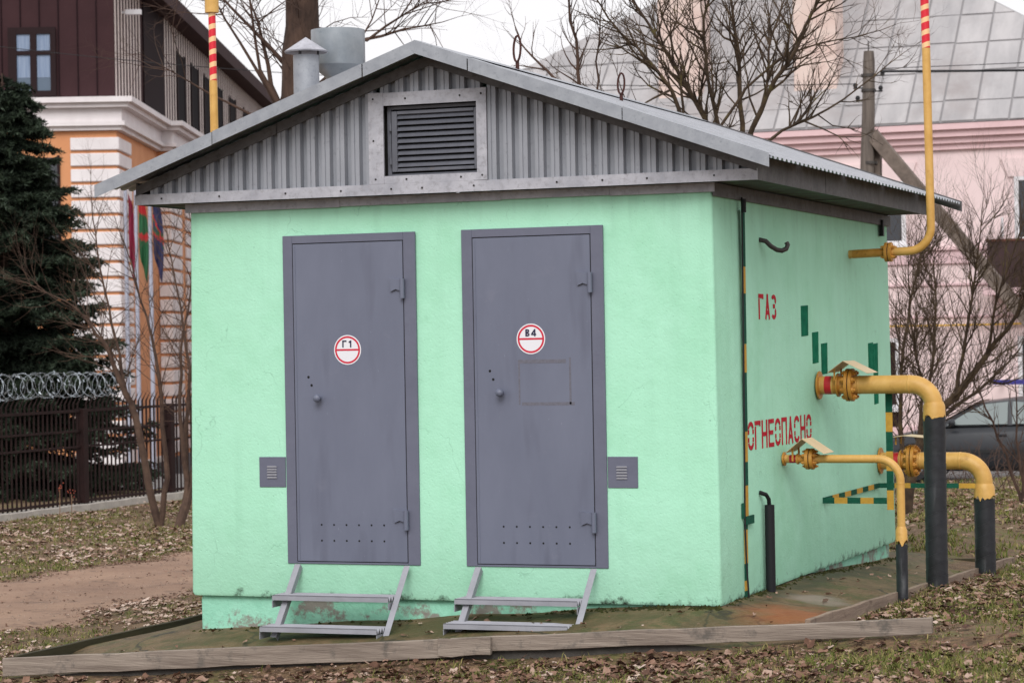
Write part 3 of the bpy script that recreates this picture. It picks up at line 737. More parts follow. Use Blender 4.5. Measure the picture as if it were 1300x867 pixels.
# stencilled words on the right wall, strokes on the plane X = const
def stencil(word, y0, z0, adv, wd, h, st):
    def bar(u0, v0, u1, v1, t=st):
        d = Vector((u1-u0, v1-v0)); L = d.length; d /= L; nrm = Vector((-d.y, d.x))*t/2
        poly = [(u0+nrm.x, v0+nrm.y), (u0-nrm.x, v0-nrm.y), (u1-nrm.x, v1-nrm.y), (u1+nrm.x, v1+nrm.y)]
        q.prism(poly, (wx, y, z0), (0, 1, 0), (0, 0, 1), (.0022, 0, 0))
    def arc(cu, cv, ru, rv, a0, a1, t=st, k=7):
        vs = []
        for i in range(k+1):
            a = R(a0+(a1-a0)*i/k); vs.append(((cu+(ru+t/2)*math.cos(a), cv+(rv+t/2)*math.sin(a)), (cu+(ru-t/2)*math.cos(a), cv+(rv-t/2)*math.sin(a))))
        for i in range(k):
            q.prism([vs[i][0], vs[i+1][0], vs[i+1][1], vs[i][1]], (wx, y, z0), (0, 1, 0), (0, 0, 1), (.0022, 0, 0))
    wx = float(wallx(z0)); g = h*.05; out = []
    for k, ch in enumerate(word):
        y = y0+k*adv; hs_ = st/2; q = MB()
        if ch == 'О':
            r = wd/2-hs_
            arc(wd/2, h*.72, r, h*.28-hs_, 8, 172); arc(wd/2, h*.28, r, h*.28-hs_, 188, 352)
            for u in (hs_, wd-hs_): bar(u, h*.56, u, h*.72); bar(u, h*.28, u, h*.44)
        elif ch == 'Г':
            bar(hs_, 0, hs_, h*.86-g); bar(0, h-hs_, wd, h-hs_); bar(wd-hs_*.8, h-st, wd-hs_*.8, h*.80, st*.8)
        elif ch == 'Н':
            bar(hs_, 0, hs_, h); bar(wd-hs_, 0, wd-hs_, h); bar(st*1.35, h/2, wd-st*1.35, h/2)
        elif ch == 'Е':
            bar(hs_, 0, hs_, h); bar(st*1.3, h-hs_, wd, h-hs_); bar(st*1.3, hs_, wd, hs_); bar(st*1.3, h*.52, wd*.85, h*.52)
        elif ch == 'П':
            bar(hs_, 0, hs_, h*.9-g); bar(wd-hs_, 0, wd-hs_, h*.9-g); bar(0, h-hs_, wd, h-hs_)
        elif ch == 'А':
            bar(hs_, 0, wd*.43, h*.68); bar(wd-hs_, 0, wd*.57, h*.68)
            bar(wd*.42, h*.66, wd*.5, h); bar(wd*.58, h*.66, wd*.5, h); bar(wd*.30, h*.27, wd*.70, h*.27)
        elif ch == 'С':
            r = wd/2-hs_
            arc(wd/2, h*.72, r, h*.28-hs_, 15, 172); arc(wd/2, h*.28, r, h*.28-hs_, 188, 345)
            bar(hs_, h*.56, hs_, h*.72); bar(hs_, h*.28, hs_, h*.44)
        elif ch == 'З':
            r = wd/2-hs_
            arc(wd/2, h*.76, r, h*.24-hs_, -35, 150); arc(wd/2, h*.26, r, h*.26-hs_, -150, 45); bar(wd*.35, h*.53, wd*.72, h*.53)
        for i in range(0, len(q.v), 8):                 # every stroke a hair proud of the last, no shared planes
            for j in range(4, 8):
                x_, y_, z_ = q.v[i+j]; q.v[i+j] = (x_+.00003*(i//8), y_, z_)
        o = q.build('stencil_letter', 'stencil_red', hut); bpy_normals(o); out.append(o)
    return out
stencil('ГАЗ', .955, 1.648, .150, .112, .155, .026)
stencil('ОГНЕОПАСНО', .635, .862, .157, .128, .172, .026)
# dark green paint patches
for ya, yb, za, zb in ((1.985, 2.165, 1.54, 1.738), (2.265, 2.425, 1.36, 1.565), (2.50, 2.665, 1.284, 1.49), (3.90, 4.05, 1.27, 1.485), (4.055, 4.20, 1.04, 1.48)):
    q = MB(); q.obox((float(wallx((za+zb)/2))-.001, ya, za), (0, yb-ya, .006), (0, .004, zb-za), (.004, 0, 0)); q.build('paint_patch', 'patch_green', hut)

# conduit and painted earthing strip near the front corner
q = MB(); q.tube([(.022, .535, 2.37), (.020, .525, 1.6), (.022, .50, 1.0), (.02, .485, .45), (.03, .47, .2), (.04, .48, -.03)], .0055, 8)
q.tube([(.03, .54, 2.36), (.03, .54, 2.28)], .016, 8); q.build('cable', 'cable_black', hut, smooth=True)
q = MB(); segs = [(2.30, 1.96, 0), (1.96, 1.80, 1), (1.80, 1.50, 0), (1.50, 1.33, 1), (1.33, .98, 0), (.98, .80, 1), (.80, .66, 0), (.66, .44, 1), (.44, .40, 0), (.40, .20, 1), (.20, .10, 0), (.10, .04, 1), (.04, -.03, 0)]
for a, b, c in segs:
    ya = np.interp((a+b)/2, [0, .44, .45, 2.3], [.485, .50, .52, .555]); q.box(.012, .017, ya-.004, ya+.060, b, a-.0004, c)
q.build('earthing_strip', ['strip_green', 'strip_yellow'], hut)
for b in ((.012, .022, .445, .50, .47, .56), (.022, .030, .50, .66, .43, .48)): boxpart('junction_plate', 'strip_green', hut, *b)
q = MB(); q.tube([(.050, .935, -.06), (.050, .935, .52)], .030, 14); q.tube([(.05, .935, .50), (.05, .92, .555), (.045, .88, .585), (.012, .85, .60)], .013, 8)
q.build('cable_conduit', 'cable_black', hut, smooth=True)
q = MB(); q.tube([(-.01, 1.02, 2.135), (.03, 1.03, 2.125), (.055, 1.05, 2.095), (.085, 1.08, 2.072), (.112, 1.10, 2.066), (.135, 1.12, 2.078), (.142, 1.13, 2.102), (.134, 1.13, 2.118)], .015, 10)
q.build('wall_hook', 'bolt', hut, smooth=True)
q = MB(); q.box(.0, .03, 4.33, 4.37, 2.27, 2.39); q.build('wall_bracket', 'cable_black', hut)
# earthing bars standing off the wall further back
q = MB()
def striped_bar(p0, p1, w_, n, first=0):
    p0, p1 = Vector(p0), Vector(p1); d = p1-p0
    up = Vector((0, 0, w_)) if abs(d.normalized().z) < .7 else Vector((w_, 0, 0))
    th = d.cross(up).normalized()*.006
    for i in range(n): q.obox(p0+d*(i/n), d*(1/n)*.999, up, th, (i+first) % 2)
striped_bar((.0, 2.445, .43), (.44, 2.445, .43), .04, 5, 0)
striped_bar((.44, 2.448, .39), (.44, 2.448, 1.16), .045, 6, 1)
striped_bar((.02, 2.47, .436), (.02, 4.08, .436), .035, 9, 0)
striped_bar((.02, 4.085, .436), (.72, 4.085, .436), .035, 6, 0)
q.build('earthing_bar', ['strip_green', 'strip_yellow'], hut)
# roof ventilators and lifting loops
vc = MB(); vc.lathe([(.086, 2.70), (.086, 3.46)], (-3.135, 1.2, 0)); vc = vc.build('ventilation_cowl', 'galv_new', hut, smooth=True)
q = MB(); q.lathe([(.0, 3.582), (.145, 3.487), (.140, 3.478), (.06, 3.50), (0, 3.505)], (-3.135, 1.2, 0)); q.build('cowl_cap', 'galv_old', vc, smooth=True)
for a in (.4, 2.5, 4.6): boxpart('cowl_strap', 'galv_dark', vc, -3.135+.08*math.cos(a)-.006, -3.135+.08*math.cos(a)+.006, 1.2+.08*math.sin(a)-.004, 1.2+.08*math.sin(a)+.004, 3.44, 3.505)
vd = MB(); vd.lathe([(.180, 3.662), (.183, 3.668), (.183, 3.43), (.180, 3.424), (.10, 3.36), (.085, 3.34), (.085, 2.7)], (-3.085, 1.6, 0), n=36)
vd.lathe([(.174, 3.662), (.174, 3.44), (0, 3.44)], (-3.085, 1.6, 0), n=36); vd.lathe([(.18, 3.662), (.174, 3.662)], (-3.085, 1.6, 0), n=36)
vd.build('ventilation_drum', 'galv_drum', hut, smooth=True)
for x, y, z0, h in ((-1.60, 1.10, 3.25, .20), (-1.32, 2.35, 3.14, .17)):
    q = MB(); q.tube([(x, y, z0-.1), (x, y, z0+.075)], .013, 8)
    pts = []
    for i in range(17):
        a = math.pi*1.5+2*math.pi*i/16; pts.append((x+.024*math.cos(a), y+.01*math.sin(a), z0+.07+h*.42+h*.42*math.sin(a)))
    q.tube(pts, .0075, 6, cap=False); q.build('lifting_loop', 'loop_rust', hut, smooth=True)

# ------------------------------------------------------------------ steel steps
def steps(x0, x1, label, dz=0.):
    t = thing('metal_steps', ((x0+x1)/2, -.38, -.18+dz), label, 'steps', 'steel steps under the hut doors')
    for x in (x0, x1):
        q = MB(); top, bot = Vector((x, -.045, .205)), Vector((x, -.395, -.20+dz))
        d = bot-top; nrm = Vector((0, -d.z, d.y)).normalized()
        if nrm.y > 0: nrm = -nrm
        q.obox(top, d, (.038, 0, 0), nrm*.004); q.obox(top+Vector((.034 if x == x0 else 0, 0, 0)), d, (.004, 0, 0), -nrm*.036)
        q.build('stringer', 'step_paint', t, bevel=.001)
    for y0, z in ((-.275, .035), (-.45, -.135+dz)):
        q = MB(); xa, xb = x0-.045, x1-.008
        q.box(xa, xb, y0, y0+.004, z-.026, z)                       # front lip
        n = 4; p = .038                                             # folded saw-tooth tread
        for i in range(n):
            ya = y0+.004+i*p
            q.add([(xa, ya, z+.006), (xb, ya, z+.006), (xb, ya+p*.5, z-.026), (xa, ya+p*.5, z-.026)], [(0, 1, 2, 3)])
            q.add([(xa, ya+p*.5, z-.026), (xb, ya+p*.5, z-.026), (xb, ya+p, z+.006), (xa, ya+p, z+.006)], [(0, 1, 2, 3)])
        q.build('tread', 'step_paint', t)
        for xx in (xa, xb-.005):
            boxpart('tread_end', 'step_paint', t, xx-.004 if xx == xa else xx+.001, xx if xx == xa else xx+.005, y0+.006, y0+.15, z-.072, z-.03)
steps(-2.675, -1.95, 'grey steel two-tread steps under the left door')
steps(-1.49, -.765, 'rust-spotted grey steel steps under the right door', .045)

# ------------------------------------------------------------------ gas pipes
def bend(p0, p1, p2, r, n=8):
    """polyline p0 -> p1 -> p2 with a rounded corner"""
    p0, p1, p2 = Vector(p0), Vector(p1), Vector(p2)
    a, b = (p0-p1).normalized(), (p2-p1).normalized(); c = p1+(a+b)*r
    pts = [p0]
    for i in range(n+1):
        w_ = math.pi/2*i/n; pts.append(c - b*r*math.cos(w_) - a*r*math.sin(w_))
    return pts+[p2]
def flange(t, x, y, z, r, pr, nb, th=.022):
    for k, xx in enumerate((x-th-.003, x+.003)):
        q = MB(); q.lathe([(pr*.8, 0), (r, 0), (r, th), (pr*.8, th)], (xx, y, z), (1, 0, 0), n=24); q.build('flange', 'pipe_ochre', t, smooth=True, autosmooth=30, bevel=.002)
    q = MB(); rb = (r+pr)/2
    for i in range(nb):
        a = 2*math.pi*(i+.5)/nb; c = (x, y+rb*math.cos(a), z+rb*math.sin(a)); s_ = r*.13
        q.tube([(x-th-.028, c[1], c[2]), (x+th+.028, c[1], c[2])], s_*.75, 6)
        for sg in (-1, 1): q.tube([(x+sg*(th+.004), c[1], c[2]), (x+sg*(th+.018), c[1], c[2])], s_*1.35, 6)
    tag(q.build('flange_bolts', 'pipe_ochre', t), kind='stuff')
    q = MB(); q.lathe([(r*.93, -.003), (r*.93, .003)], (x, y, z), (1, 0, 0), n=24); q.build('gasket', 'gap_dark', t)
def cover(t, x, y, zt, hw, dx, drop, lean):
    """folded sheet roof over a flange, ridge running away from the viewer, carried on two strap legs"""
    q = MB(); a = Vector((x, y-hw, zt)); b = Vector((x, y+hw, zt))
    l_ = Vector((-dx, 0, -drop)); r_ = Vector((dx*1.15+lean, 0, -drop*1.08))
    q.add([a, b, b+l_, a+l_, b+r_, a+r_], [(0, 1, 2, 3), (0, 5, 4, 1)])
    o = q.build('rain_cover', 'cover_tan', t); bpy_normals(o)
    sm = o.modifiers.new('thickness', 'SOLIDIFY'); sm.thickness = .002
    for yy_ in (y-hw*.6, y+hw*.6): boxpart('cover_leg', 'pipe_ochre', t, x-dx*.75, x-dx*.75+.012, yy_-.003, yy_+.003, zt-drop-.055, zt-drop*.62)
def gas_pipe(y, z, r, xv, zb, sl_top, rs_, R_, fx, fr, nb, label, cov, band=(.03, .055), wallr=1.55):
    t = thing('gas_pipe', (xv, y, zb), label, 'pipe', 'yellow gas pipes rising beside the hut')
    q = MB(); q.tube(bend((-.02, y, z), (xv, y, z), (xv, y, sl_top-.02), R_, 12), r, 20); q.build('pipe_run', 'pipe_yellow', t, smooth=True)
    q = MB(); pts, rad_ = [], []; rg_ = random.Random(int(y*100)); zz = zb-.25
    while zz < sl_top-.05:                                  # lapped turns of tape
        st_ = rg_.uniform(.075, .10); e_ = min(zz+st_, sl_top-.001); k_ = rs_*rg_.uniform(.99, 1.015)
        pts += [(xv, y, zz), (xv, y, e_)]; rad_ += [k_*.985, k_*1.02]; zz = e_+.0008
    q.tube(pts, rad_, 24)
    for i, v in enumerate(q.v):                             # the turns climb, so tilt them a little
        q.v[i] = (v[0], v[1], v[2]+(v[0]-xv)*.45) if 24 <= i < len(q.v)-24 else v
    q.build('black_wrap', 'pipe_wrap', t, smooth=True, autosmooth=60)
    q = MB(); q.tube([(xv, y, sl_top-.012), (xv, y, sl_top+.045), (xv, y, sl_top+.07)], [rs_*1.045, rs_*1.0, r*1.01], 28)
    for i in range(28): v = q.v[i]; q.v[i] = (v[0], v[1], v[2]-.010*(1+math.sin(i*.9))-rg_.random()**6*.045)
    q.build('wrap_collar', 'pipe_yellow', t, smooth=True)
    q = MB(); q.lathe([(r, .012), (r*wallr, .014), (r*wallr, .024), (r, .026)], (0, y, z), (1, 0, 0), n=24); q.build('wall_collar', 'pipe_ochre', t, smooth=True, autosmooth=30)
    q = MB(); q.lathe([(r*1.012, band[0]+.03), (r*1.012, band[1]+.03)], (0, y, z), (1, 0, 0), n=24); q.build('red_band', 'band_red', t, smooth=True)
    q = MB(); q.tube([(band[1]+.04, y, z), (fx-.02, y, z)], r*1.006, 20); q.build('ochre_sleeve', 'pipe_ochre', t, smooth=True)
    q = MB(); q.lathe([(r, 0), (r*1.3, .0), (r*1.3, .012), (r, .012)], (fx-.085, y, z), (1, 0, 0), n=24); q.build('clamp_ring', 'pipe_ochre', t, smooth=True, autosmooth=30)
    for a_, ax_ in (((xv-R_-.01, y, z), (1, 0, 0)), ((xv, y, z-R_-.01), (0, 0, 1)), ((fx+.06, y, z), (1, 0, 0))):
        q = MB(); q.lathe([(r*.99, -.007), (r*1.035, -.003), (r*1.04, .003), (r*.99, .007)], a_, ax_, n=24); q.build('weld_seam', 'pipe_yellow', t, smooth=True, autosmooth=80)
    flange(t, fx, y, z, fr, r, nb)
    if cov: cover(t, *cov)
gas_pipe(1.426, .775, .0255, .752, -.10, .29, .036, .14, .185, .066, 6, 'slender yellow gas pipe in front with a small folded cover, black wrapped foot', (.165, 1.426, .905, .13, .105, .085, .02), band=(.025, .065), wallr=1.7)
gas_pipe(2.372, 1.216, .060, .778, -.16, 1.03, .071, .15, .225, .108, 8, 'tallest thick yellow gas pipe bending down into a long black wrapped riser', (.215, 2.372, 1.376, .16, .105, .075, .04), band=(.03, .075))
gas_pipe(4.172, .628, .062, .768, -.25, .395, .074, .16, .25, .118, 10, 'thick yellow gas pipe low at the far end with a short black foot', (.22, 4.172, .815, .15, .10, .012, .03), band=(.08, .125))
# flue / relief pipe on the right wall
t = thing('relief_pipe', (0, 3.39, 2.11), 'thin yellow relief pipe rising past the eave with red stripes on top', 'pipe')
q = MB(); q.tube(bend((-.02, 3.39, 2.11), (.575, 3.39, 2.125), (.562, 3.39, 3.52), .16, 12), .029, 16); q.build('pipe_run', 'pipe_yellow', t, smooth=True)
q = MB(); q.tube([(.562, 3.39, 3.521), (.548, 3.39, 4.4)], .0292, 16); q.build('striped_top', 'vent_stripes', t, smooth=True)
q = MB(); q.tube([(.02, 3.39, 2.111), (.25, 3.39, 2.117)], .0296, 16); q.build('ochre_sleeve', 'pipe_ochre', t, smooth=True)
flange(t, .275, 3.39, 2.118, .068, .029, 4)
# relief pipe on the left side, seen over the roof
t = thing('relief_pipe', (-4.0, 1.53, 1.2), 'thin red striped yellow relief pipe with a wide top, behind the left roof slope', 'pipe')
q = MB(); q.tube(bend((-3.37, 1.53, 1.2), (-3.99, 1.53, 1.2), (-4.0, 1.53, 3.37), .14), .028, 14); q.build('pipe_run', 'pipe_yellow', t, smooth=True)
q = MB(); q.tube([(-4.0, 1.53, 3.371), (-4.002, 1.53, 3.84)], .0255, 14); q.build('striped_top', 'vent_stripes', t, smooth=True)
q = MB(); q.lathe([(.026, 3.835), (.048, 3.838), (.048, 4.3), (.0, 4.3)], (-4.002, 1.53, 0)); q.build('top_sleeve', 'pipe_yellow', t, smooth=True, autosmooth=30)

# ------------------------------------------------------------------ pink house on the right, behind
FY = 44.0
pink = thing('pink_house', (-11.5, 49.5, -1.05), 'large pale pink house with grey sheet metal hipped roof behind the hut', 'house')
PXL, PXR, PB = -21.5, -1.6, 55.4
boxpart('wall', 'pink_render', pink, PXL, PXR, FY, PB, -1.6, 6.3)
boxpart('plinth', 'pink_band', pink, PXL-.05, PXR+.05, FY-.06, PB+.05, -1.6, -.55)
for z0, z1, pr in ((5.86, 6.0, .10), (6.0, 6.14, .19), (6.141, 6.30, .30), (6.301, 6.44, .40)):
    boxpart('cornice', 'pink_moulding', pink, PXL-pr, PXR+pr, FY-pr, PB+pr, z0, z1)
for z0, z1, pr, m in ((3.23, 3.54, .06, 'pink_band'), (3.541, 3.60, .12, 'pink_moulding'), (2.72, 2.76, .05, 'pink_band'), (1.98, 2.02, .05, 'pink_band')):
    boxpart('string_course', m, pink, PXL-pr, PXR+pr, FY-pr, FY+.3, z0, z1)
# hipped roof: dark underlay carrying single metal trays
EZ, EY = 6.455, 43.58
AX, AZ = -11.27, 12.43; AY = EY+(AZ-EZ)
XLh, XRh, YBk = -21.94, -1.18, AY+(AZ-EZ)
q = MB(); q.add([(XLh, EY, EZ), (XRh, EY, EZ), (XRh, YBk, EZ), (XLh, YBk, EZ), (AX, AY, AZ)], [(0, 1, 4), (1, 2, 4), (2, 3, 4), (3, 0, 4), (3, 2, 1, 0)])
roof = q.build('roof', 'roof_seam', pink)
def clip(poly, a, b):
    """keep the left side of line a->b"""
    out = []
    side = lambda p: (b[0]-a[0])*(p[1]-a[1])-(b[1]-a[1])*(p[0]-a[0])
    for i in range(len(poly)):
        p, r_ = poly[i], poly[(i+1) % len(poly)]; sp, sr_ = side(p), side(r_)
        if sp >= 0: out.append(p)
        if sp*sr_ < 0: t = sp/(sp-sr_); out.append((p[0]+(r_[0]-p[0])*t, p[1]+(r_[1]-p[1])*t))
    return out
rr = random.Random(3)
tri = [(XLh+.05, EZ), (XRh-.05, EZ), (AX, AZ-.05)]
rows = [0, .52, 1.28, 2.02, 2.78, 3.55, 4.3, 5.1, 6.0]
ncol = int((XRh-XLh)/.79)+1
for c in range(ncol):
    xa = -7.252-.79*18+c*.79
    for k in range(len(rows)-1):
        dz0 = rr.uniform(-.02, .02)
        za, zb = EZ+rows[k]+.022+dz0, EZ+rows[k+1]-.014+dz0
        poly = [(xa+.026, za), (xa+.79-.026, za), (xa+.79-.026, zb), (xa+.026, zb)]
        for i in range(3): poly = clip(poly, tri[i], tri[(i+1) % 3]) if len(poly) > 2 else poly
        if len(poly) < 3: continue
        ar = abs(sum(poly[i][0]*poly[(i+1) % len(poly)][1]-poly[(i+1) % len(poly)][0]*poly[i][1] for i in range(len(poly))))/2
        if ar < .03: continue
        q = MB(); up = Vector((0, -1, 1)).normalized()*.03
        tw = [rr.uniform(-.006, .006) for _ in poly]
        vs = [(x, EY+(z-EZ), z) for x, z in poly]; n = len(vs)
        q.add([Vector(v)+up*(1+tw[i]*20) for i, v in enumerate(vs)]+vs, [tuple(range(n))]+[(i, n+i, n+(i+1) % n, (i+1) % n) for i in range(n)])
        o = q.build('roof_panel', 'roof_zinc', roof); bpy_normals(o)
for xa, xb, zt in ((-14.33, -13.23, 13.5), (-10.94, -9.90, 13.3)):
    q = MB(); q.box(xa, xb, 44.55, 45.35, 6.9, zt); q.build('chimney', 'chimney_render', roof, bevel=.02)
    boxpart('chimney_flashing', 'roof_zinc', roof, xa-.12, xb+.12, 44.40, 44.52, 7.22, 7.36)
def pwindow(xa, xb, za, zb, y=FY, parent=pink, fm='frame_white', gm='pane_dark', mull=True):
    wv = boxpart('window', gm, parent, xa, xb, y-.012, y+.02, za, zb)
    q = MB(); f = .07
    q.box(xa-.03, xa+f, y-.045, y-.013, za-.02, zb+.02); q.box(xb-f, xb+.03, y-.045, y-.013, za-.02, zb+.02)
    q.box(xa+f, xb-f, y-.045, y-.013, zb-f, zb+.02); q.box(xa+f, xb-f, y-.045, y-.013, za-.02, za+f)
    if mull: q.box((xa+xb)/2-.035, (xa+xb)/2+.035, y-.045, y-.013, za+f, zb-f)
    q.build('window_frame', fm, wv)
    boxpart('window_sill', 'frame_white', wv, xa-.1, xb+.1, y-.14, y-.014, za-.09, za-.022)
for xa in (-5.62, -9.4, -13.2, -17.0, -2.9):
    wz = (3.72, 5.16)
    pwindow(xa, xa+1.15 if xa > -5 else xa+1.2, *wz)
    q = MB()                                              # flared lintel above
    q.prism([(-.16, .02), (.56, .02), (.5, .45), (-.32, .45)], (xa, FY, wz[1]), (1, 0, 0), (0, 0, 1), (0, -.05, 0))
    q.prism([(.60, .02), (1.36, .02), (1.5, .45), (.56, .45)], (xa, FY, wz[1]), (1, 0, 0), (0, 0, 1), (0, -.05, 0))
    q.prism([(.565, .0), (.595, .0), (.62, .55), (.52, .55)], (xa, FY, wz[1]), (1, 0, 0), (0, 0, 1), (0, -.08, 0))
    o = q.build('lintel', 'pink_render', pink); bpy_normals(o)
for xa in (-5.60, -9.45, -13.2): pwindow(xa, xa+1.05, -.1, 1.5)
# maroon balcony box and the blue bar beside the entrance
b = boxpart('balcony', 'maroon', pink, -6.10, -2.4, FY-1.1, FY-.005, 2.62, 3.66); boxpart('balcony_slab', 'pink_band', b, -6.2, -2.3, FY-1.2, FY-.004, 2.46, 2.615)
boxpart('balcony_rail', 'rust', b, -6.13, -2.37, FY-1.13, FY-1.05, 3.661, 3.72)
boxpart('awning_bar', 'blue_sign', pink, -6.05, -4.2, FY-.9, FY-.8, .43, .54)
for x in (-6.0, -4.3): boxpart('awning_bracket', 'frame_white', pink, x, x+.05, FY-.8, FY-.003, .45, .5)
boxpart('entrance_door', 'frame_brown', pink, -8.95, -8.38, FY-.03, FY+.1, -.6, 1.5)
q = MB(); q.tube([(PXL, FY-.14, 1.80), (-6.2, FY-.14, 1.80), (-1.8, FY-.14, 1.86)], .025, 6); q.build('gas_line', 'gas_line', pink)
q = MB(); q.tube([(-5.92, FY-.12, 3.8), (-5.92, FY-.12, 4.25)], .03, 6); q.build('wall_lamp', 'frame_white', pink)

# ------------------------------------------------------------------ brown and orange office block on the left, behind
BO = Vector((-26.15, 38.85, 0)); BU = Vector((.934, .357, 0)); BN = Vector((-.352, .936, 0))
off = thing('office_block', (BO.x, BO.y, -2.2), 'orange and white office block with a dark brown metal clad top storey', 'building')
def bx(name, m, parent, s0, s1, t0, t1, z0, z1, bevel=0.):
    """box in the block's frame: s to the right along the front, t back along the side"""
    q = MB(); q.obox(BO+BU*s0+BN*t0+Vector((0, 0, z0)), BU*(s1-s0), BN*(t1-t0), (0, 0, z1-z0)); return q.build(name, m, parent, bevel=bevel)
bx('wall', 'orange_render', off, -14, 0, 0, 36, -2.3, 6.82)
bx('plinth', 'grey_plinth', off, -14.1, .12, -.12, 36, -2.4, -1.36)
bx('plinth_ledge', 'pale_ledge', off, -14.15, .17, -.17, 36, -1.359, -1.24)
bx('side_bay', 'orange_render', off, .001, .30, 6.6, 36, -2.3, 6.82)
bx('bay_plinth', 'grey_plinth', off, .121, .42, 6.45, 36, -2.4, -1.30)
for z0, z1, pr in ((6.83, 6.93, .14), (6.931, 7.03, .24), (7.031, 7.36, .16), (7.361, 7.47, .34), (7.471, 7.60, .46)):
    bx('cornice', 'white_render', off, -14-pr, pr, -pr, 36, z0, z1)
    bx('bay_cornice', 'white_render', off, pr+.001, .30+pr, 6.6-pr, 36, z0+.002, z1-.002)
up_ = bx('upper_storey', 'clad_brown', off, -13.9, -.02, .02, 36, 7.601, 10.6)
bx('upper_recess', 'seam_brown', off, -.019, .02, 4.5, 8.0, 7.605, 10.55)
bx('roof_edge', 'clad_brown', off, -14.2, .5, -.15, 36.2, 10.601, 11.0)
q = MB(); q.obox((0, 0, 0), BU*.025, BN*-.03, (0, 0, 2.98)); sm_me = q.mesh('cladding_seam', 'seam_brown')
for i in range(13): inst('cladding_seam', sm_me, up_, BO+BU*(-.45-i*.455)+BN*.019+Vector((0, 0, 7.61)))
q = MB(); q.obox((0, 0, 0), BU*.012, BN*.15, (0, 0, 2.95)); ps_me = q.mesh('facade_slat', 'slat_pale')
for i in range(9): inst('facade_slat', ps_me, up_, BO+BU*-.019+BN*(.12+i*.47)+Vector((0, 0, 7.62)))
for i in range(56):
    t_ = 8.2+i*.49
    inst('facade_slat', ps_me, up_, BO+BU*.021+BN*t_+Vector((0, 0, 7.62)))
for t_ in (10.4, 13.4, 16.4, 19.4, 23.0, 27.0):
    wv = bx('side_window', 'dark_opening', up_, .045, .06, t_, t_+1.5, 7.75, 9.9); bx('window_frame', 'frame_brown', wv, .061, .08, t_-.08, t_+.04, 7.7, 9.95); bx('window_frame', 'frame_brown', wv, .061, .08, t_+1.46, t_+1.58, 7.7, 9.95)
bx('facade_panel', 'white_render', off, .301, .60, 28, 34.5, 7.7, 9.6)
# two-light casement in the top storey
wv = bx('window', 'pane_sky', off, -2.42, -1.47, -.03, -.008, 7.74, 9.22)
for s0, s1, z0, z1 in ((-2.55, -2.35, 7.66, 9.32), (-1.54, -1.41, 7.66, 9.32), (-2.349, -1.541, 9.16, 9.32), (-2.349, -1.541, 7.66, 7.80), (-2.02, -1.87, 7.801, 9.159), (-2.349, -2.021, 8.66, 8.76), (-1.869, -1.541, 8.66, 8.76)):
    bx('window_frame', 'frame_brown', wv, s0, s1, -.075, -.031, z0, z1)
for s0, s1 in ((-2.34, -2.03), (-1.86, -1.55)):
    bx('curtain', 'curtain', wv, s0, s1, -.036, -.0305, 8.12, 9.15)
wv = bx('window', 'pane_dark', off, -2.6, -1.42, -.03, -.008, 3.9, 6.2); bx('window_frame', 'frame_brown', wv, -2.7, -2.6, -.07, -.008, 3.85, 6.25); bx('window_frame', 'frame_brown', wv, -1.42, -1.36, -.07, -.008, 3.85, 6.25)
# rusticated blocks: corner and bay
for i in range(22):
    z1 = 6.66-i*.377
    if z1 < -1: break
    bx('quoin_block', 'white_render', off, -1.10, .07, -.07, 1.85, z1-.30, z1, bevel=.015)
    bx('quoin_block', 'white_render', off, .02, .37, 6.53, 8.6, z1-.30, z1, bevel=.015)
for i in range(22):
    z1 = 6.66-i*.377
    if z1 < -1: break
    bx('quoin_block', 'white_render', off, .301, .36, 9.6, 11.2, z1-.30, z1, bevel=.015)
cam_ = bx('security_camera', 'frame_white', off, .12, .5, .9, 1.05, 9.72, 9.84); bx('camera_arm', 'frame_white', cam_, .03, .119, .95, 1.0, 9.75, 9.80)
# low dark wall in front of the block
lw = bx('garden_wall', 'grey_plinth', None, -9, 1.4, -9.0, -8.75, -2.3, -.95); tag(lw, 'low dark grey wall with pale coping behind the fence', 'wall')
bx('coping', 'pale_ledge', lw, -9.05, 1.45, -9.05, -8.70, -.949, -.86)

# flags on three masts
def flagpole(px_, label, cols, sx, zt, w_):
    base = Vector((px_[0], px_[1], -2.0)); t = thing('flagpole', base, label, 'flagpole', 'flagpoles in front of the office block')
    q = MB(); q.tube([base, base+Vector((0, 0, 4)), base+Vector((0, 0, 7.15))], [.055, .05, .04], 10); q.build('mast', 'mast_grey', t, smooth=True)
    q = MB(); q.lathe([(0, .0), (.07, .03), (.08, .08), (.05, .14), (0, .15)], base+Vector((0, 0, 7.15)), n=10); q.build('finial', 'mast_grey', t, smooth=True)
    q = MB(); nz_, nu = 26, 10; mats_ = []
    for c in cols[0]:
        if c not in mats_: mats_.append(c)
    hgt = 1.75; rg = random.Random(px_[0])
    vs = []
    for i in range(nz_+1):                       # slack flag hanging in folds
        v = i/nz_
        for j in range(nu+1):
            u = j/nu; fold = .055*math.sin(u*11+v*2.2)*(0.4+.6*v)
            xx = sx*(.06+u*w_*(.55+.45*math.sin(v*2.4+.3))); zz = zt-v*hgt*(.75+.25*u)-.25*u
            vs.append(base+Vector((0, 0, 2.0+zz-0.0))+BU*xx+BN*(fold+.03*math.sin(v*7)))
    for i in range(nz_):
        for j in range(nu):
            a = i*(nu+1)+j; c = cols[1](j/nu, i/nz_)
            q.v = q.v or [tuple(x) for x in vs]
            q.f.append((a, a+1, a+nu+2, a+nu+1)); q.m.append(mats_.index(c))
    q.build('flag', mats_, t, smooth=True)
flagpole((-23.48, 34.53), 'grey flagpole with a hanging crimson flag', (['flag_crimson'], lambda u, v: 'flag_crimson'), 1, 5.0, .15)
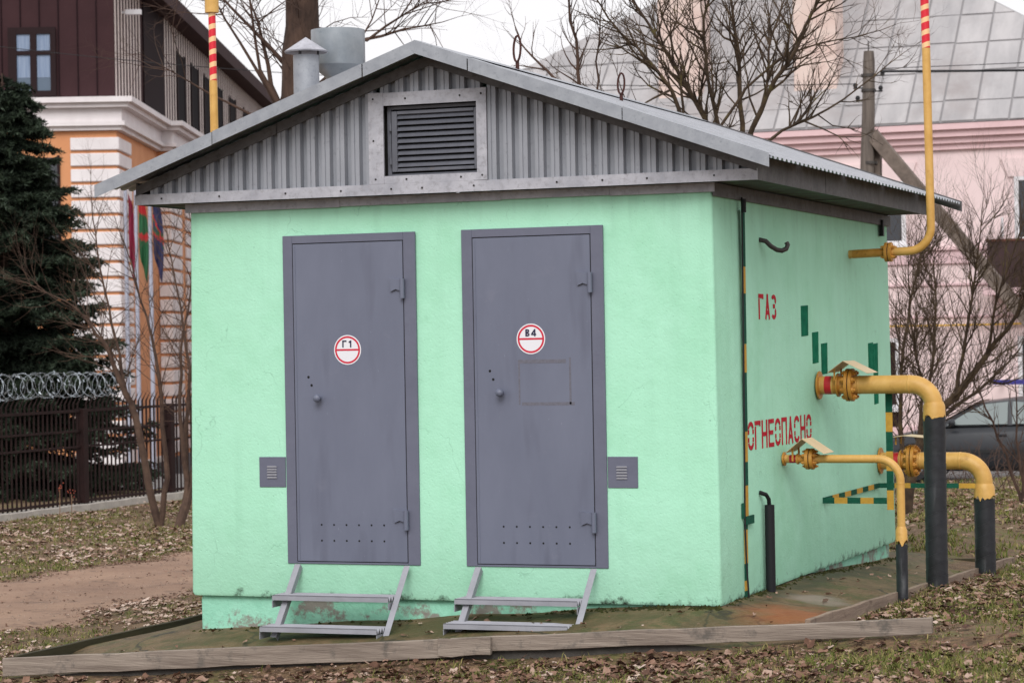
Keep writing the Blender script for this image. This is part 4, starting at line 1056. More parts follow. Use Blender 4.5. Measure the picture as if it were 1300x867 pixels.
flagpole((-23.27, 34.61), 'grey flagpole with a hanging red and green flag', (['flag_red', 'flag_green'], lambda u, v: 'flag_red' if v+u*.18 < .30 or (.62 < v+u*.3 < .72) else 'flag_green'), 1, 5.0, .22)
flagpole((-22.98, 34.72), 'grey flagpole with a hanging navy flag banded red and green', (['flag_navy', 'flag_red', 'flag_green'], lambda u, v: 'flag_red' if .34 < v-u*.12 < .40 or .60 < v+u*.2 < .66 else ('flag_green' if .40 <= v-u*.12 < .44 or .56 < v+u*.2 <= .60 else 'flag_navy')), 1, 5.0, .24)

# ------------------------------------------------------------------ fence
FX = -12.65
fence = thing('picket_fence', (FX, 15.0, -.42), 'dark brown steel picket fence on a pale concrete kerb', 'fence')
for i in range(46):
    boxpart('kerb_block', 'kerb_concrete', fence, FX-.12, FX+.10, 9.0+i*.262, 9.0+i*.262+.258, -.75, -.418-.003*(i % 3), bevel=.006)
for y in (9.66, 11.97, 14.28, 16.59, 18.9):
    boxpart('post', 'fence_brown', fence, FX-.06, FX+.06, y-.06, y+.06, -.415, .80, bevel=.004)
for y0 in (9.66, 11.97, 14.28, 16.59):
    for z, h in ((.755, .035), (.50, .025), (.30, .025), (-.40, .03)): boxpart('rail', 'fence_brown', fence, FX-.02, FX+.02, y0+.061, y0+2.249, z, z+h)
q = MB(); q.box(-.009, .009, -.009, .009, -.36, 1.28); q.add([(-.009, -.009, 1.28), (.009, -.009, 1.28), (.009, .009, 1.28), (-.009, .009, 1.28), (.05, .05, 1.42)], [(0, 1, 4), (1, 2, 4), (2, 3, 4), (3, 0, 4)])
pk_me = q.mesh('picket', 'fence_brown')
for y0 in (9.66, 11.97, 14.28, 16.59):
    for i in range(1, 22): inst('picket', pk_me, fence, (FX+.0, y0+i*.105, -.42))
# razor wire coil on top of the fence
q = MB(); rg = random.Random(8)
for phase, pitch, rad in ((0, .22, .158), (1.9, -.22, .150)):
    pts = []; n = int((15.35-10.0)/abs(pitch)*22)
    for i in range(n):
        y = 10.0+i*abs(pitch)/22; a = math.copysign(1, pitch)*2*math.pi*i/22+phase; rj = rad*(1+.06*math.sin(i*.13+phase))
        pts.append((FX+rj*math.cos(a), y+.03*math.sin(a*.5), 1.11+rj*math.sin(a)+.01*math.sin(y*2)))
    q.tube(pts, .0030, 3, cap=False)
    for i in range(0, n, 3):                       # four-point barbs
        c = Vector(pts[i]); d = Vector((rg.uniform(-1, 1), rg.uniform(-1, 1), rg.uniform(-1, 1))).normalized()*.030; e = d.orthogonal().normalized()*.010
        q.add([c-d, c+e, c+d, c-e], [(0, 1, 2, 3)])
tag(q.build('razor_wire', 'razor_steel'), 'coil of shiny razor wire on top of the brown fence', 'razor wire')

# ------------------------------------------------------------------ trees
def jit(rg, a): return Vector((rg.uniform(-a, a), rg.uniform(-a, a), rg.uniform(-a, a)))
def sprout(rg, pts, rad, out, level, maxl, cfg):
    """side shoots along a limb"""
    L = sum((pts[i+1]-pts[i]).length for i in range(len(pts)-1))
    n = int(cfg['dens'][level]*L+rg.random())
    for _ in range(n):
        t = cfg.get('t0', .15)+(1-cfg.get('t0', .15))*rg.random(); f = t*(len(pts)-1); i = min(int(f), len(pts)-2); p = pts[i].lerp(pts[i+1], f-i)
        d0 = (pts[i+1]-pts[i]).normalized(); side = d0.orthogonal().normalized(); side.rotate(Matrix.Rotation(rg.uniform(0, 6.283), 3, d0))
        ang = R(rg.uniform(*cfg['ang'])); d = d0*math.cos(ang)+side*math.sin(ang)
        ll = cfg['len'][level]*rg.uniform(.45, 1.15)*(1.1-.5*t); r0 = min(cfg['rad'][level]*rg.uniform(.7, 1.2), rad[i]*.75)
        ns = 4 if level < maxl else 3; ps = [p]; rs_ = [r0]
        for k in range(ns):
            d = (d+jit(rg, cfg.get('wob', .22))+Vector((0, 0, cfg.get('up', .12)))).normalized(); ps.append(ps[-1]+d*ll/ns); rs_.append(r0*(1-.8*(k+1)/ns))
        out.append((ps, rs_, level))
        if level < maxl: sprout(rg, ps, rs_, out, level+1, maxl, cfg)
def bare_tree(name, base, stems, label, cat, cfg, m, group=None, seed=1, depth=.25, maxl=2, twigm=None, trunks=1):
    """stems: polylines of (right, up, radius) in metres about the base, spread in depth too; grown with side shoots"""
    rg = random.Random(seed); base = Vector(base); t = thing(name, base, label, cat, group)
    fr, bk = _r, Vector((_f.x, _f.y, 0)).normalized()
    tq, cq = MB(), MB(); ALLP = []
    for si, st in enumerate(stems):
        dd = rg.uniform(-depth, depth)
        start = None
        if si:                                          # a side stem leaves the nearest point of an older stem
            u0, z0 = st[0][0], st[0][1]
            start = min(ALLP, key=lambda e: (e[0]-u0)**2+(e[1]-z0)**2)
        d0 = start[2] if start else 0.
        pts = [base+fr*u+Vector((0, 0, z))+bk*(d0+dd*k/max(1, len(st)-1)) for k, (u, z, r) in enumerate(st)]
        st = [(u, z, r*cfg.get('thin', 1.)) for u, z, r in st]
        if start: pts[0] = start[3].copy()
        # resample and roughen
        P, Rr = [pts[0]], [st[0][2]]
        for i in range(len(pts)-1):
            for k in range(1, 4):
                P.append(pts[i].lerp(pts[i+1], k/3)+(jit(rg, .018) if k < 3 else Vector())); Rr.append(st[i][2]+(st[i+1][2]-st[i][2])*k/3)
        d_ = (P[-1]-P[-2]).normalized()                 # run every stem out to a fine tip
        for k in range(3): d_ = (d_+jit(rg, .25)).normalized(); P.append(P[-1]+d_*(.16+Rr[-1]*4)); Rr.append(Rr[-1]*.55)
        for p in P: rel = p-base; ALLP.append((rel.dot(fr), rel.z, rel.dot(bk), p))
        (tq if si < trunks else cq).tube(P, Rr, 12 if st[0][2] > .1 else 8)
        out = []; c2 = dict(cfg); sprout(rg, P, Rr, out, 0, maxl, c2)
        for ps, rs_, lv_ in out: cq.tube(ps, rs_, 5 if rs_[0] > .008 else 3, cap=False)
    tq.build('trunk', m, t, smooth=True); cq.build('crown', twigm or m, t, smooth=True)
    return t
PXM = 22/3178.7
# big old trunk over the left roof slope
bare_tree('bare_tree', (-7.25, 9.68, -.5), [
    [(0, 0, .26), (-.05, 2.5, .24), (-.06, 4.2, .21), (.0, 4.8, .185), (.04, 5.6, .17), (.15, 7.2, .15)],
    [(-.05, 4.0, .05), (-.30, 4.75, .025), (-.42, 5.4, .014)], [(-.05, 4.3, .03), (-.5, 5.0, .016), (-.9, 5.7, .008)], [(-.1, 4.1, .035), (-.4, 4.9, .018), (-.5, 5.8, .01)],
    [(-.05, 4.9, .03), (-.5, 5.35, .016), (-1.0, 5.9, .008)], [(.1, 4.9, .03), (.6, 5.2, .018), (1.3, 5.35, .008)], [(.1, 5.3, .03), (.7, 5.2, .016), (1.3, 5.6, .006)],
    [(-.1, 4.2, .02), (-.7, 4.55, .012), (-1.4, 4.95, .005)], [(.1, 4.6, .02), (.55, 5.0, .012), (.85, 5.6, .006)]],
    'thick dark trunk of a bare tree rising behind the roof ventilators', 'tree',
    dict(thin=1., dens=[8, 8, 7], len=[1.1, .55, .25], rad=[.008, .0045, .003], ang=(30, 75), up=.03, wob=.22, t0=.45), 'bark_big', seed=4, maxl=1, twigm='bark_twig')
# many-stemmed tree behind the right roof slope (u in pixels*PXM about px 925)
def T(l): return [((x-925)*PXM, (418-y)*PXM+1.9, r) for x, y, r in l]
stems = [T([(925, 640, .10), (915, 300, .085), (905, 175, .06), (880, 110, .05), (850, 55, .035), (808, -10, .022)]),
    T([(920, 300, .07), (870, 165, .05), (848, 100, .04), (815, 60, .03), (782, 30, .022), (745, -20, .014)]),
    T([(925, 260, .06), (915, 170, .045), (895, 105, .035), (885, 40, .028), (890, -20, .02)]),
    T([(926, 280, .07), (938, 165, .055), (935, 90, .045), (930, 30, .03), (920, -30, .02)]),
    T([(926, 280, .07), (943, 165, .055), (965, 110, .045), (1000, 55, .035), (1030, -10, .022)]),
    T([(930, 260, .05), (950, 165, .04), (975, 90, .032), (985, 20, .022), (1010, -40, .015)]),
    T([(930, 230, .05), (960, 168, .035), (1010, 140, .026), (1070, 110, .018), (1130, 65, .010)]),
    T([(905, 150, .03), (940, 100, .026), (990, 60, .02), (1060, 40, .012), (1110, 30, .008)]),
    T([(895, 260, .04), (855, 150, .03), (800, 110, .018), (745, 90, .012), (690, 85, .006)]),
    T([(870, 130, .03), (860, 70, .022), (835, 10, .016), (825, -30, .01)])]
cfg_m = dict(thin=.45, dens=[10, 9, 7], len=[.75, .36, .15], rad=[.011, .006, .0035], ang=(28, 65), up=.13, wob=.28, t0=.30)
bare_tree('bare_tree', (-2.0, 7.45, -.4), stems, 'many-stemmed bare tree spreading above the right roof slope', 'tree', cfg_m, 'bark_mid', seed=11, depth=.9, maxl=2)
def T2(l): return [((x-735)*PXM, (421-y)*PXM+1.9, r) for x, y, r in l]
bare_tree('bare_sapling', (-3.26, 6.93, -.4), [T2([(745, 640, .05), (748, 300, .04), (744, 120, .026), (738, 60, .020), (728, -10, .014)]), T2([(745, 300, .04), (728, 110, .022), (700, 70, .016), (672, 40, .010), (660, 10, .006)]), T2([(748, 260, .03), (760, 110, .014), (765, 40, .010), (770, -5, .006)])],
    'slim bare sapling left of the many-stemmed tree, behind the roof', 'tree', dict(thin=.75, dens=[5, 6, 5], len=[.5, .26, .12], rad=[.008, .005, .003], ang=(25, 60), up=.12, wob=.22, t0=.4), 'bark_twig', seed=21, depth=.4, maxl=1)
# shrubby trees by the right end of the hut
P26 = 26/3178.7
def T3(l): return [((x-1160)*P26, (600-y)*P26+.0, r) for x, y, r in l]
cfg_b = dict(thin=.46, dens=[17, 12, 8], len=[.80, .42, .2], rad=[.008, .0045, .003], ang=(25, 60), up=.26, wob=.24, t0=.12)
bare_tree('bare_tree', (-1.36, 11.93, -.35), [
    T3([(1150, 640, .13), (1150, 560, .12), (1165, 490, .10), (1205, 445, .085), (1240, 395, .06), (1275, 345, .035), (1300, 300, .02)]),
    T3([(1165, 490, .07), (1200, 470, .05), (1250, 440, .035), (1300, 400, .02)]), T3([(1150, 560, .07), (1142, 480, .05), (1150, 380, .035), (1170, 290, .02), (1185, 230, .01)]),
    T3([(1160, 500, .06), (1180, 430, .04), (1195, 350, .028), (1200, 280, .016)]), T3([(1205, 445, .05), (1215, 370, .035), (1225, 290, .022), (1230, 220, .01)]),
    T3([(1240, 395, .04), (1245, 330, .028), (1262, 260, .014)]), T3([(1160, 510, .045), (1160, 420, .03), (1140, 340, .02), (1135, 280, .01)])],
    'gnarled bare tree arching right, beyond the far end of the hut', 'tree', cfg_b, 'bark_mid', seed=31, depth=.9, maxl=2)
bare_tree('bare_shrub', (-.45, 13.2, -.4), [T3([(1160, 600, .035), (1160, 540, .028), (1172, 480, .022), (1186, 400, .014), (1195, 340, .008)]), T3([(1160, 590, .025), (1140, 520, .018), (1115, 460, .012), (1100, 420, .008)]), T3([(1162, 590, .02), (1190, 540, .014), (1225, 500, .008)]), T3([(1158, 560, .02), (1150, 500, .014), (1150, 440, .008)])],
    'thin bare shrub in front of the parked car', 'shrub', dict(thin=.8, dens=[8, 8, 7], len=[.6, .3, .14], rad=[.008, .005, .003], ang=(25, 60), up=.12, wob=.25, t0=.15), 'bark_twig', seed=41, depth=.5, maxl=1)
# low brushwood before the car
rg = random.Random(77); q = MB()
for i in range(110):
    x, y = rg.uniform(-3.6, 1.2), rg.uniform(18, 24); z = float(gz(x, y)); p = Vector((x, y, z)); d = Vector((rg.uniform(-.6, .6), rg.uniform(-.3, .3), 1)).normalized(); ps = [p]
    for k in range(4): d = (d+jit(rg, .3)).normalized(); ps.append(ps[-1]+d*rg.uniform(.1, .24))
    q.tube(ps, [.006, .005, .004, .003, .002], 3, cap=False)
    for k in (1, 2, 3):
        e = (d+jit(rg, .8)).normalized(); q.tube([ps[k], ps[k]+e*.15, ps[k]+e*.26+jit(rg, .05)], [.004, .003, .0015], 3, cap=False)
tag(q.build('brushwood', 'bark_twig'), 'low tangle of bare twigs in the grass before the car', 'brushwood', kind='stuff')
# clump of stems by the fence on the left
P28 = 28.5/3178.7
def T4(l): return [((x-208)*P28, (664-y)*P28, r) for x, y, r in l]
cfg_l = dict(thin=.8, dens=[9, 8, 7], len=[.95, .48, .2], rad=[.007, .0045, .003], ang=(25, 65), up=.10, wob=.22, t0=.3)
bare_tree('bare_tree', (-10.25, 11.95, -.52), [
    T4([(208, 668, .06), (195, 610, .055), (180, 520, .05), (168, 490, .045), (150, 440, .032), (125, 400, .02), (95, 370, .012), (45, 345, .006)]),
    T4([(168, 490, .03), (160, 440, .024), (145, 380, .018), (128, 300, .012), (120, 240, .007)]), T4([(205, 665, .05), (220, 600, .04), (215, 500, .03), (205, 420, .02), (185, 340, .012), (170, 290, .006)]),
    T4([(200, 560, .025), (160, 450, .016), (120, 390, .010), (60, 350, .005)])],
    'bare tree leaning left in front of the picket fence', 'tree', cfg_l, 'bark_grey', group='bare trees by the fence', seed=51, depth=.5, maxl=1)
bare_tree('bare_tree', (-9.95, 11.75, -.52), [
    T4([(214, 668, .075), (225, 620, .07), (240, 570, .06), (255, 500, .045), (262, 420, .03)]), T4([(222, 630, .04), (222, 540, .032), (228, 460, .024), (216, 380, .016), (200, 300, .009)]),
    T4([(225, 600, .04), (218, 520, .03), (222, 440, .02), (238, 360, .012), (244, 300, .007)]), T4([(232, 655, .03), (233, 600, .025), (232, 520, .02), (240, 450, .012)])],
    'bare tree leaning right against the hut edge, by the fence', 'tree', cfg_l, 'bark_grey', group='bare trees by the fence', seed=52, depth=.5, maxl=1)
# dry red-berried stalks
for x, y, h, lab in ((-10.5, 10.13, .60, 'taller dry stalk with red berries before the fence'), (-10.5, 10.38, .50, 'shorter dry stalk with red berries before the fence')):
    t = thing('dry_plant', (x, y, -.5), lab, 'plant', 'dry stalks by the fence'); b = Vector((x, y, -.55))
    q = MB(); q.tube([b, b+Vector((.01, .01, h*.5)), b+Vector((0, .03, h))], .005, 4); q.build('stem', 'dry_stalk', t)
    q = MB(); rg = random.Random(int(h*100))
    for i in range(8):
        c = b+Vector((rg.uniform(-.04, .04), .03+rg.uniform(-.04, .04), h+rg.uniform(-.05, .05))); q.lathe([(0, -.009), (.008, 0), (0, .009)], c, n=5)
    q.build('berries', 'berry_red', t)

# spruce behind the fence
def spruce(base, Hh, Rb, seed, label):
    rg = random.Random(seed); base = Vector(base); t = thing('spruce_tree', base, label, 'tree')
    q = MB(); q.tube([base, base+Vector((0, 0, Hh*.5)), base+Vector((0, 0, Hh))], [.15, .10, .01], 10); q.build('trunk', 'bark_big', t, smooth=True)
    bq = MB(); Vn, Rn = [], []
    nr = np.random.default_rng(seed)
    z = .12
    while z < Hh-.1:
        f = 1-(z/Hh); Lb = Rb*(f**.75)*1.0+.12
        for k in range(rg.randint(5, 7)):
            a = rg.uniform(0, 6.283); L = Lb*rg.uniform(.68, 1.2); d = Vector((math.cos(a), math.sin(a), 0)); p = base+Vector((0, 0, z+rg.uniform(-.14, .14)))
            pts = []
            for i in range(6):
                u = i/5; pts.append(p+d*L*u+Vector((0, 0, L*(.10*u-.42*u*u+.22*u**3)+(.16*f if u == 1 else 0))))
            bq.tube(pts, [.022*f+.008, .018*f+.006, .014*f+.005, .010, .007, .003], 4, cap=False)
            nt_ = int(13*L)+6; sidev = Vector((-d.y, d.x, 0))
            for j in range(nt_):
                u = .12+.88*(j+rg.random())/nt_; i = min(int(u*5), 4); c = pts[i].lerp(pts[i+1], u*5-i)
                tl = (.16+.36*(1-u)*min(1, L))*rg.uniform(.7, 1.25)
                for sgn in (-1, 1):
                    td = (sidev*sgn*.8+d*.75+Vector((0, 0, rg.uniform(-.35, .05)))).normalized()
                    nn = int(tl*95)+5; s_ = nr.random(nn); P0 = np.array(c)+np.outer(s_*tl, np.array(td)); P0[:, 2] -= (s_**2)*tl*.28
                    dirs = np.array(td)*.55+nr.normal(0, .62, (nn, 3)); dirs /= np.linalg.norm(dirs, axis=1)[:, None]
                    ln = nr.uniform(.05, .09, nn)[:, None]; wv_ = np.cross(dirs, nr.normal(0, 1, (nn, 3))); wv_ /= np.linalg.norm(wv_, axis=1)[:, None]; wv_ *= .013
                    Vn.append(np.stack([P0-wv_, P0+wv_, P0+dirs*ln], 1)); Rn.append(np.clip(nr.normal(.30+.45*u*u, .16, nn), 0, 1))
        z += rg.uniform(.06, .10)*(1.0+.2*f)
    bq.build('branches', 'bark_big', t)
    Vn = np.concatenate(Vn).reshape(-1, 3)-np.array(base); F = np.arange(len(Vn)).reshape(-1, 3)
    o = bpy.data.objects.new('crown', raw_mesh('crown', Vn, F, 'needles', np.concatenate(Rn))); COL.objects.link(o); o.parent = t
spruce((-15.6, 17.2, -.75), 6.3, 2.1, 7, 'dark blue-green spruce behind the picket fence at the left')

# ------------------------------------------------------------------ utility pole with brace and wires
t = thing('utility_pole', (-6.0, 30.5, -1.05), 'weathered grey wooden utility pole with a leaning brace', 'utility pole')
q = MB(); q.tube([(-6.02, 30.5, 4.4), (-5.97, 30.5, 5.6), (-5.945, 30.5, 6.5), (-5.945, 30.5, 6.68)], [.125, .115, .105, .09], 14); q.build('pole', 'pole_wood', t, smooth=True)
q = MB(); q.obox((-6.16, 30.62, -1.4), (.24, 0, 0), (0, .2, 0), (.12, 0, 6.45)); q.build('pole_stub', 'brace_concrete', t, bevel=.01)
q = MB(); q.obox((-5.95, 30.38, 5.05), (0, .2, 0), (.13, 0, .22), (4.45, 1.0, -5.75)); q.build('brace', 'brace_concrete', t, bevel=.01)
for z in (4.65, 5.95, 6.22):
    q = MB(); q.lathe([(.135, 0), (.135, .05)], (-5.96, 30.5, z), n=14); q.build('band', 'bolt', t, smooth=True)
for dx, z in ((-.24, 6.05), (.22, 5.98), (.26, 6.26), (-.2, 5.82)):
    q = MB(); q.lathe([(0, -.05), (.04, -.04), (.03, 0), (.045, .02), (.03, .06), (0, .07)], (-5.95+dx, 30.45, z), n=10); q.tube([(-5.95, 30.45, z-.03), (-5.95+dx, 30.45, z-.03)], .012, 6); q.build('insulator', 'cable_black', t, smooth=True)
q = MB(); q.tube([(-5.95, 30.5, 6.66), (-5.95, 30.5, 6.86)], .012, 6); q.build('pole_pin', 'bolt', t)
def wire(label, p0, p1, sag, r):
    p0, p1 = Vector(p0), Vector(p1); q = MB(); q.tube([p0.lerp(p1, i/14)-Vector((0, 0, sag*4*(i/14)*(1-i/14))) for i in range(15)], r, 5)
    tag(q.build('overhead_wire', 'cable_black', smooth=True), label, 'wire', 'overhead wires')
wire('thick black cable running right from the utility pole', (-5.69, 30.45, 6.30), (14, 33.5, 6.5), .25, .022)
wire('thin wire running right above the black cable', (-5.7, 30.45, 6.35), (14, 34.5, 7.0), .15, .007)
wire('thin wire running left from the utility pole', (-6.19, 30.45, 6.1), (-24, 30.0, 7.8), .3, .008)

# ------------------------------------------------------------------ parked car
def car(loc, rz, label):
    t = thing('parked_car', loc, label, 'car'); t.rotation_euler.z = rz
    O = lambda: MB()
    OFF[t.name] = Vector((0, 0, 0))
    st = [  # x, z_low, z_shoulder, half width, z_top of bonnet/boot surface
        (2.16, .30, .50, .58, .56), (2.08, .22, .60, .74, .68), (1.85, .20, .66, .82, .76), (1.4, .18, .72, .865, .86), (.95, .18, .78, .875, .94), (.4, .18, .82, .88, .96),
        (-.4, .18, .85, .88, .98), (-1.1, .18, .87, .875, 1.0), (-1.6, .20, .88, .86, 1.02), (-1.95, .24, .86, .80, 1.0), (-2.12, .30, .76, .70, .9), (-2.17, .36, .66, .62, .78)]
    q = O(); prof = []
    for x, zl, zs, hw, zt in st:
        prof.append([(x, -hw*.82, zl), (x, -hw*.97, zl+.10), (x, -hw, (zl+zs)/2), (x, -hw*.985, zs), (x, -hw*.90, zt-.03), (x, -hw*.5, zt+.02), (x, 0, zt+.03), (x, hw*.5, zt+.02), (x, hw*.90, zt-.03), (x, hw*.985, zs), (x, hw, (zl+zs)/2), (x, hw*.97, zl+.10), (x, hw*.82, zl)])
    m_ = len(prof[0]); q.add([p for r_ in prof for p in r_], [(i*m_+j, i*m_+(j+1) % m_, (i+1)*m_+(j+1) % m_, (i+1)*m_+j) for i in range(len(prof)-1) for j in range(m_)]+[tuple(range(m_)), tuple((len(prof)-1)*m_+j for j in reversed(range(m_)))])
    o = q.build('body', 'car_paint', t, smooth=True, autosmooth=50); bpy_normals(o)
    cab = [(.98, .74, .95, .74, .955), (.55, .73, .96, .66, 1.22), (.15, .735, .97, .60, 1.40), (-.35, .735, .98, .585, 1.455), (-.95, .73, .99, .58, 1.43), (-1.45, .71, 1.0, .60, 1.28), (-1.85, .68, 1.01, .64, 1.03)]
    q = O(); prof = []
    for x, wb, zb, wt, zt in cab: prof.append([(x, -wb, zb), (x, -(wb+wt)/2-.01, (zb+zt)/2), (x, -wt, zt-.03), (x, -wt*.6, zt), (x, wt*.6, zt), (x, wt, zt-.03), (x, (wb+wt)/2+.01, (zb+zt)/2), (x, wb, zb)])
    m_ = 8; q.add([p for r_ in prof for p in r_], [(i*m_+j, i*m_+j+1, (i+1)*m_+j+1, (i+1)*m_+j) for i in range(len(prof)-1) for j in range(m_-1)])
    o = q.build('cabin', 'car_paint', t, smooth=True, autosmooth=50); bpy_normals(o)
    for s_ in (-1, 1):
        for poly in ([(.78, .985), (-.28, 1.0), (-.28, 1.385), (.12, 1.345), (.45, 1.19)], [(-.36, 1.0), (-1.25, 1.02), (-1.1, 1.33), (-.36, 1.39)], [(-1.30, 1.03), (-1.62, 1.045), (-1.35, 1.24), (-1.17, 1.315)]):
            q = O(); vs = []
            for x, z in poly:
                fz = (z-.97)/(1.44-.97); vs.append((x, s_*(.748-.125*fz+.012+(.02 if 0 < fz < 1 else 0)*.6), z))
            q.add(vs, [tuple(range(len(vs)))]); o = q.build('side_window', 'car_glass', t)
        for hx in (-.18, -1.05): boxpart('door_handle', 'car_paint', t, hx-.1, hx+.08, s_*.885-.012, s_*.885+.012, .80, .83)
        q = O(); q.lathe([(0, -.06), (.05, -.05), (.075, 0), (.06, .05), (0, .07)], (.66, s_*.90, 1.03), (1, 0, 0), n=12); q.build('wing_mirror', 'car_paint', t, smooth=True)
        q = O(); q.lathe([(0, 0), (.09, .01), (.10, .05), (0, .06)], (2.02, s_*.62, .60), (1, s_*.4, .2), n=12); q.build('headlight', 'car_lamp', t, smooth=True)
        q = O(); q.lathe([(0, 0), (.10, .01), (.10, .04), (0, .05)], (-2.06, s_*.60, .80), (-1, s_*.4, .1), n=12); q.build('tail_light', 'band_red', t, smooth=True)
        boxpart('side_trim', 'car_black', t, -1.3, 1.2, s_*.885-.01, s_*.885+.01, .50, .56)
        for wx_ in (1.35, -1.32):
            q = O(); q.lathe([(.20, -.10), (.305, -.10), (.32, -.05), (.32, .05), (.305, .10), (.20, .10)], (wx_, s_*.79, .32), (0, 1, 0), n=24); w_ = q.build('wheel', 'car_black', t, smooth=True, autosmooth=40)
            q = O(); q.lathe([(0, s_*.09), (.06, s_*.10), (.20, s_*.075), (.205, s_*.10)], (wx_, s_*.79, .32), (0, 1, 0), n=20); q.build('rim', 'car_rim', w_, smooth=True)
            q = O(); q.lathe([(.34, s_*.06), (.36, s_*.115), (.34, s_*.118)], (wx_, s_*.79, .32), (0, 1, 0), n=24); q.build('wheel_arch', 'car_black', t)
    q = O(); q.add([(.97, -.68, .965), (.97, .68, .965), (.20, .56, 1.39), (.20, -.56, 1.39)], [(0, 1, 2, 3)]); o = q.build('windscreen', 'car_glass', t); o.location = (.025, 0, .02)
    q = O(); q.add([(-1.80, -.6, 1.05), (-1.80, .6, 1.05), (-1.42, .56, 1.28), (-1.42, -.56, 1.28)], [(0, 1, 2, 3)]); o = q.build('rear_window', 'car_glass', t); o.location = (-.02, 0, .02)
    boxpart('bumper', 'car_black', t, 2.05, 2.2, -.6, .6, .30, .44)
car((-3.75, 30.6, -1.0), math.pi, 'dark grey parked car in front of the pink house')

# ------------------------------------------------------------------ leaf litter and grass
rng = np.random.default_rng(12)
def patchy(x, y, s, seed):
    a = np.sin(x*s+seed)*np.cos(y*s*1.3-seed*2)+.6*np.sin((x+y)*s*2.1+seed*3)+.4*np.cos((x-1.7*y)*s*3.7+seed)
    return a
def scatter(n, x0, x1, y0, y1, keep):
    x, y = rng.uniform(x0, x1, n), rng.uniform(y0, y1, n)
    P = np.stack([x, y, gz(x, y)], 1); px, py_, d = project(P)
    pe = np.array([path_edges(v) for v in y])
    ok = (px > -25) & (px < 1325) & (py_ < 900) & (d > 2)
    ok &= ~((x > -4.3) & (x < .74) & (y > -.85) & (y < 5.6))
    ok &= ~((x > pe[:, 0]+rng.normal(0, .06, n)) & (x < pe[:, 1]-np.abs(rng.normal(0, .09, n))))
    ok &= ~((np.abs(x-FX) < .16)) & (y < 27.0)
    ok &= rng.random(n) < keep(x, y)
    return x[ok], y[ok]
TEMPL = []
for k in range(6):                                     # lobed leaf outlines with a folded midrib
    r_ = np.random.default_rng(100+k); m_ = 10; ang = np.linspace(0, 2*np.pi, m_, endpoint=False)
    rad_ = (.62+.38*np.cos(ang*.5)**2)*np.where(np.arange(m_) % 2 == 0, 1.0, .84 if k % 2 else .74)*r_.uniform(.86, 1.10, m_)
    X = rad_*np.cos(ang); Y = rad_*np.sin(ang)*.80
    Z = .55*np.abs(Y)*r_.uniform(-.1, 1.1)+.35*X*X*r_.uniform(-.8, 1.2)+r_.normal(0, .11, m_)
    TEMPL.append(np.concatenate([np.stack([X, Y, Z], 1), [[0, 0, r_.uniform(-.05, .12)]]]))
TF = np.array([(i, (i+1) % 10, 10) for i in range(10)])
def leaves(x, y, size, lift, seed, mean=.5, tilt=.22):
    n = len(x); r_ = np.random.default_rng(seed); kk = r_.integers(0, 6, n); T_ = np.array(TEMPL)[kk]
    T_ = T_*(size*(.35+1.0*r_.random(n)**1.4))[:, None, None]; T_[..., 1] *= r_.uniform(.55, 1.0, n)[:, None]
    yaw = r_.uniform(0, 6.283, n); tx, ty = r_.normal(0, tilt, n), r_.normal(0, tilt, n)
    X, Y, Z = T_[..., 0], T_[..., 1], T_[..., 2]
    Z = Z+X*np.tan(tx)[:, None]+Y*np.tan(ty)[:, None]
    c, s_ = np.cos(yaw)[:, None], np.sin(yaw)[:, None]
    zb = gz(x, y)+r_.uniform(.004, lift, n)
    P = np.stack([x[:, None]+X*c-Y*s_, y[:, None]+X*s_+Y*c, zb[:, None]+Z+.15*size], -1)
    F = (TF[None]+(np.arange(n)*11)[:, None, None]).reshape(-1, 3)
    rv = np.clip(r_.normal(mean, .24, n), 0, 1); rv = np.repeat(rv, 10)+r_.normal(0, .03, n*10)
    return P.reshape(-1, 3), F, np.clip(rv, 0, 1)
sets = []
def leafset(n, box, size, lift, keep, seed, mean=.5, tilt=.22):
    x, y = scatter(n, *box, keep)
    sets.append(leaves(x, y, size, lift, seed, mean, tilt))
front = lambda x, y: np.clip(.42+.5*np.exp(-(y+.95)**2/.10)+.35*patchy(x, y, 1.7, 2)-.18*np.clip(x, 0, 3), .05, 1)
leafset(21000, (-6, 3.5, -4.0, -.86), .037, .018, front, 1, .38)
pile = lambda x, y: np.clip(1.5*np.exp(-((x-1.05)/.5)**2)*np.exp(-((y-1.4)/1.6)**2)+.16+.30*patchy(x, y, 1.3, 5), .04, 1)
leafset(18000, (.76, 6, -.86, 7), .036, .022, pile, 2, .44, .18)
leafset(26000, (-5, 6, 5.7, 26), .050, .02, lambda x, y: np.clip(.40+.5*patchy(x, y, .8, 4), .05, 1), 3, .55, .12)
leafset(9000, (-6.2, -4.28, -3, 9), .038, .015, lambda x, y: np.clip(.40+.45*patchy(x, y, 1.5, 3)+.3*ss(2, 5, y), .04, 1), 4, .72, .10)
leafset(20000, (-12.5, -7.7, -1, 18), .046, .02, lambda x, y: np.clip(.55+.45*patchy(x, y, 1.2, 8), .06, 1), 5, .70, .10)
leafset(26000, (-6, 3.5, -4.0, -.86), .014, .012, lambda x, y: x*0+.75, 6)      # crumbs between the whole leaves
leafset(22000, (.76, 6, -.86, 8), .015, .012, lambda x, y: x*0+.6, 7)
leafset(22000, (-12.5, -4.28, -2, 12), .016, .012, lambda x, y: x*0+.6, 8)
xa_, ya_ = rng.uniform(-4.1, .66, 130), np.where(rng.random(130) < .6, rng.uniform(-.78, -.05, 130), rng.uniform(0, 5, 130)); xa_ = np.where(ya_ > 0, rng.uniform(.1, .66, 130), xa_)
_gz = gz; gz = lambda x, y: np.array([az(a, b) for a, b in zip(np.ravel(x), np.ravel(y))])
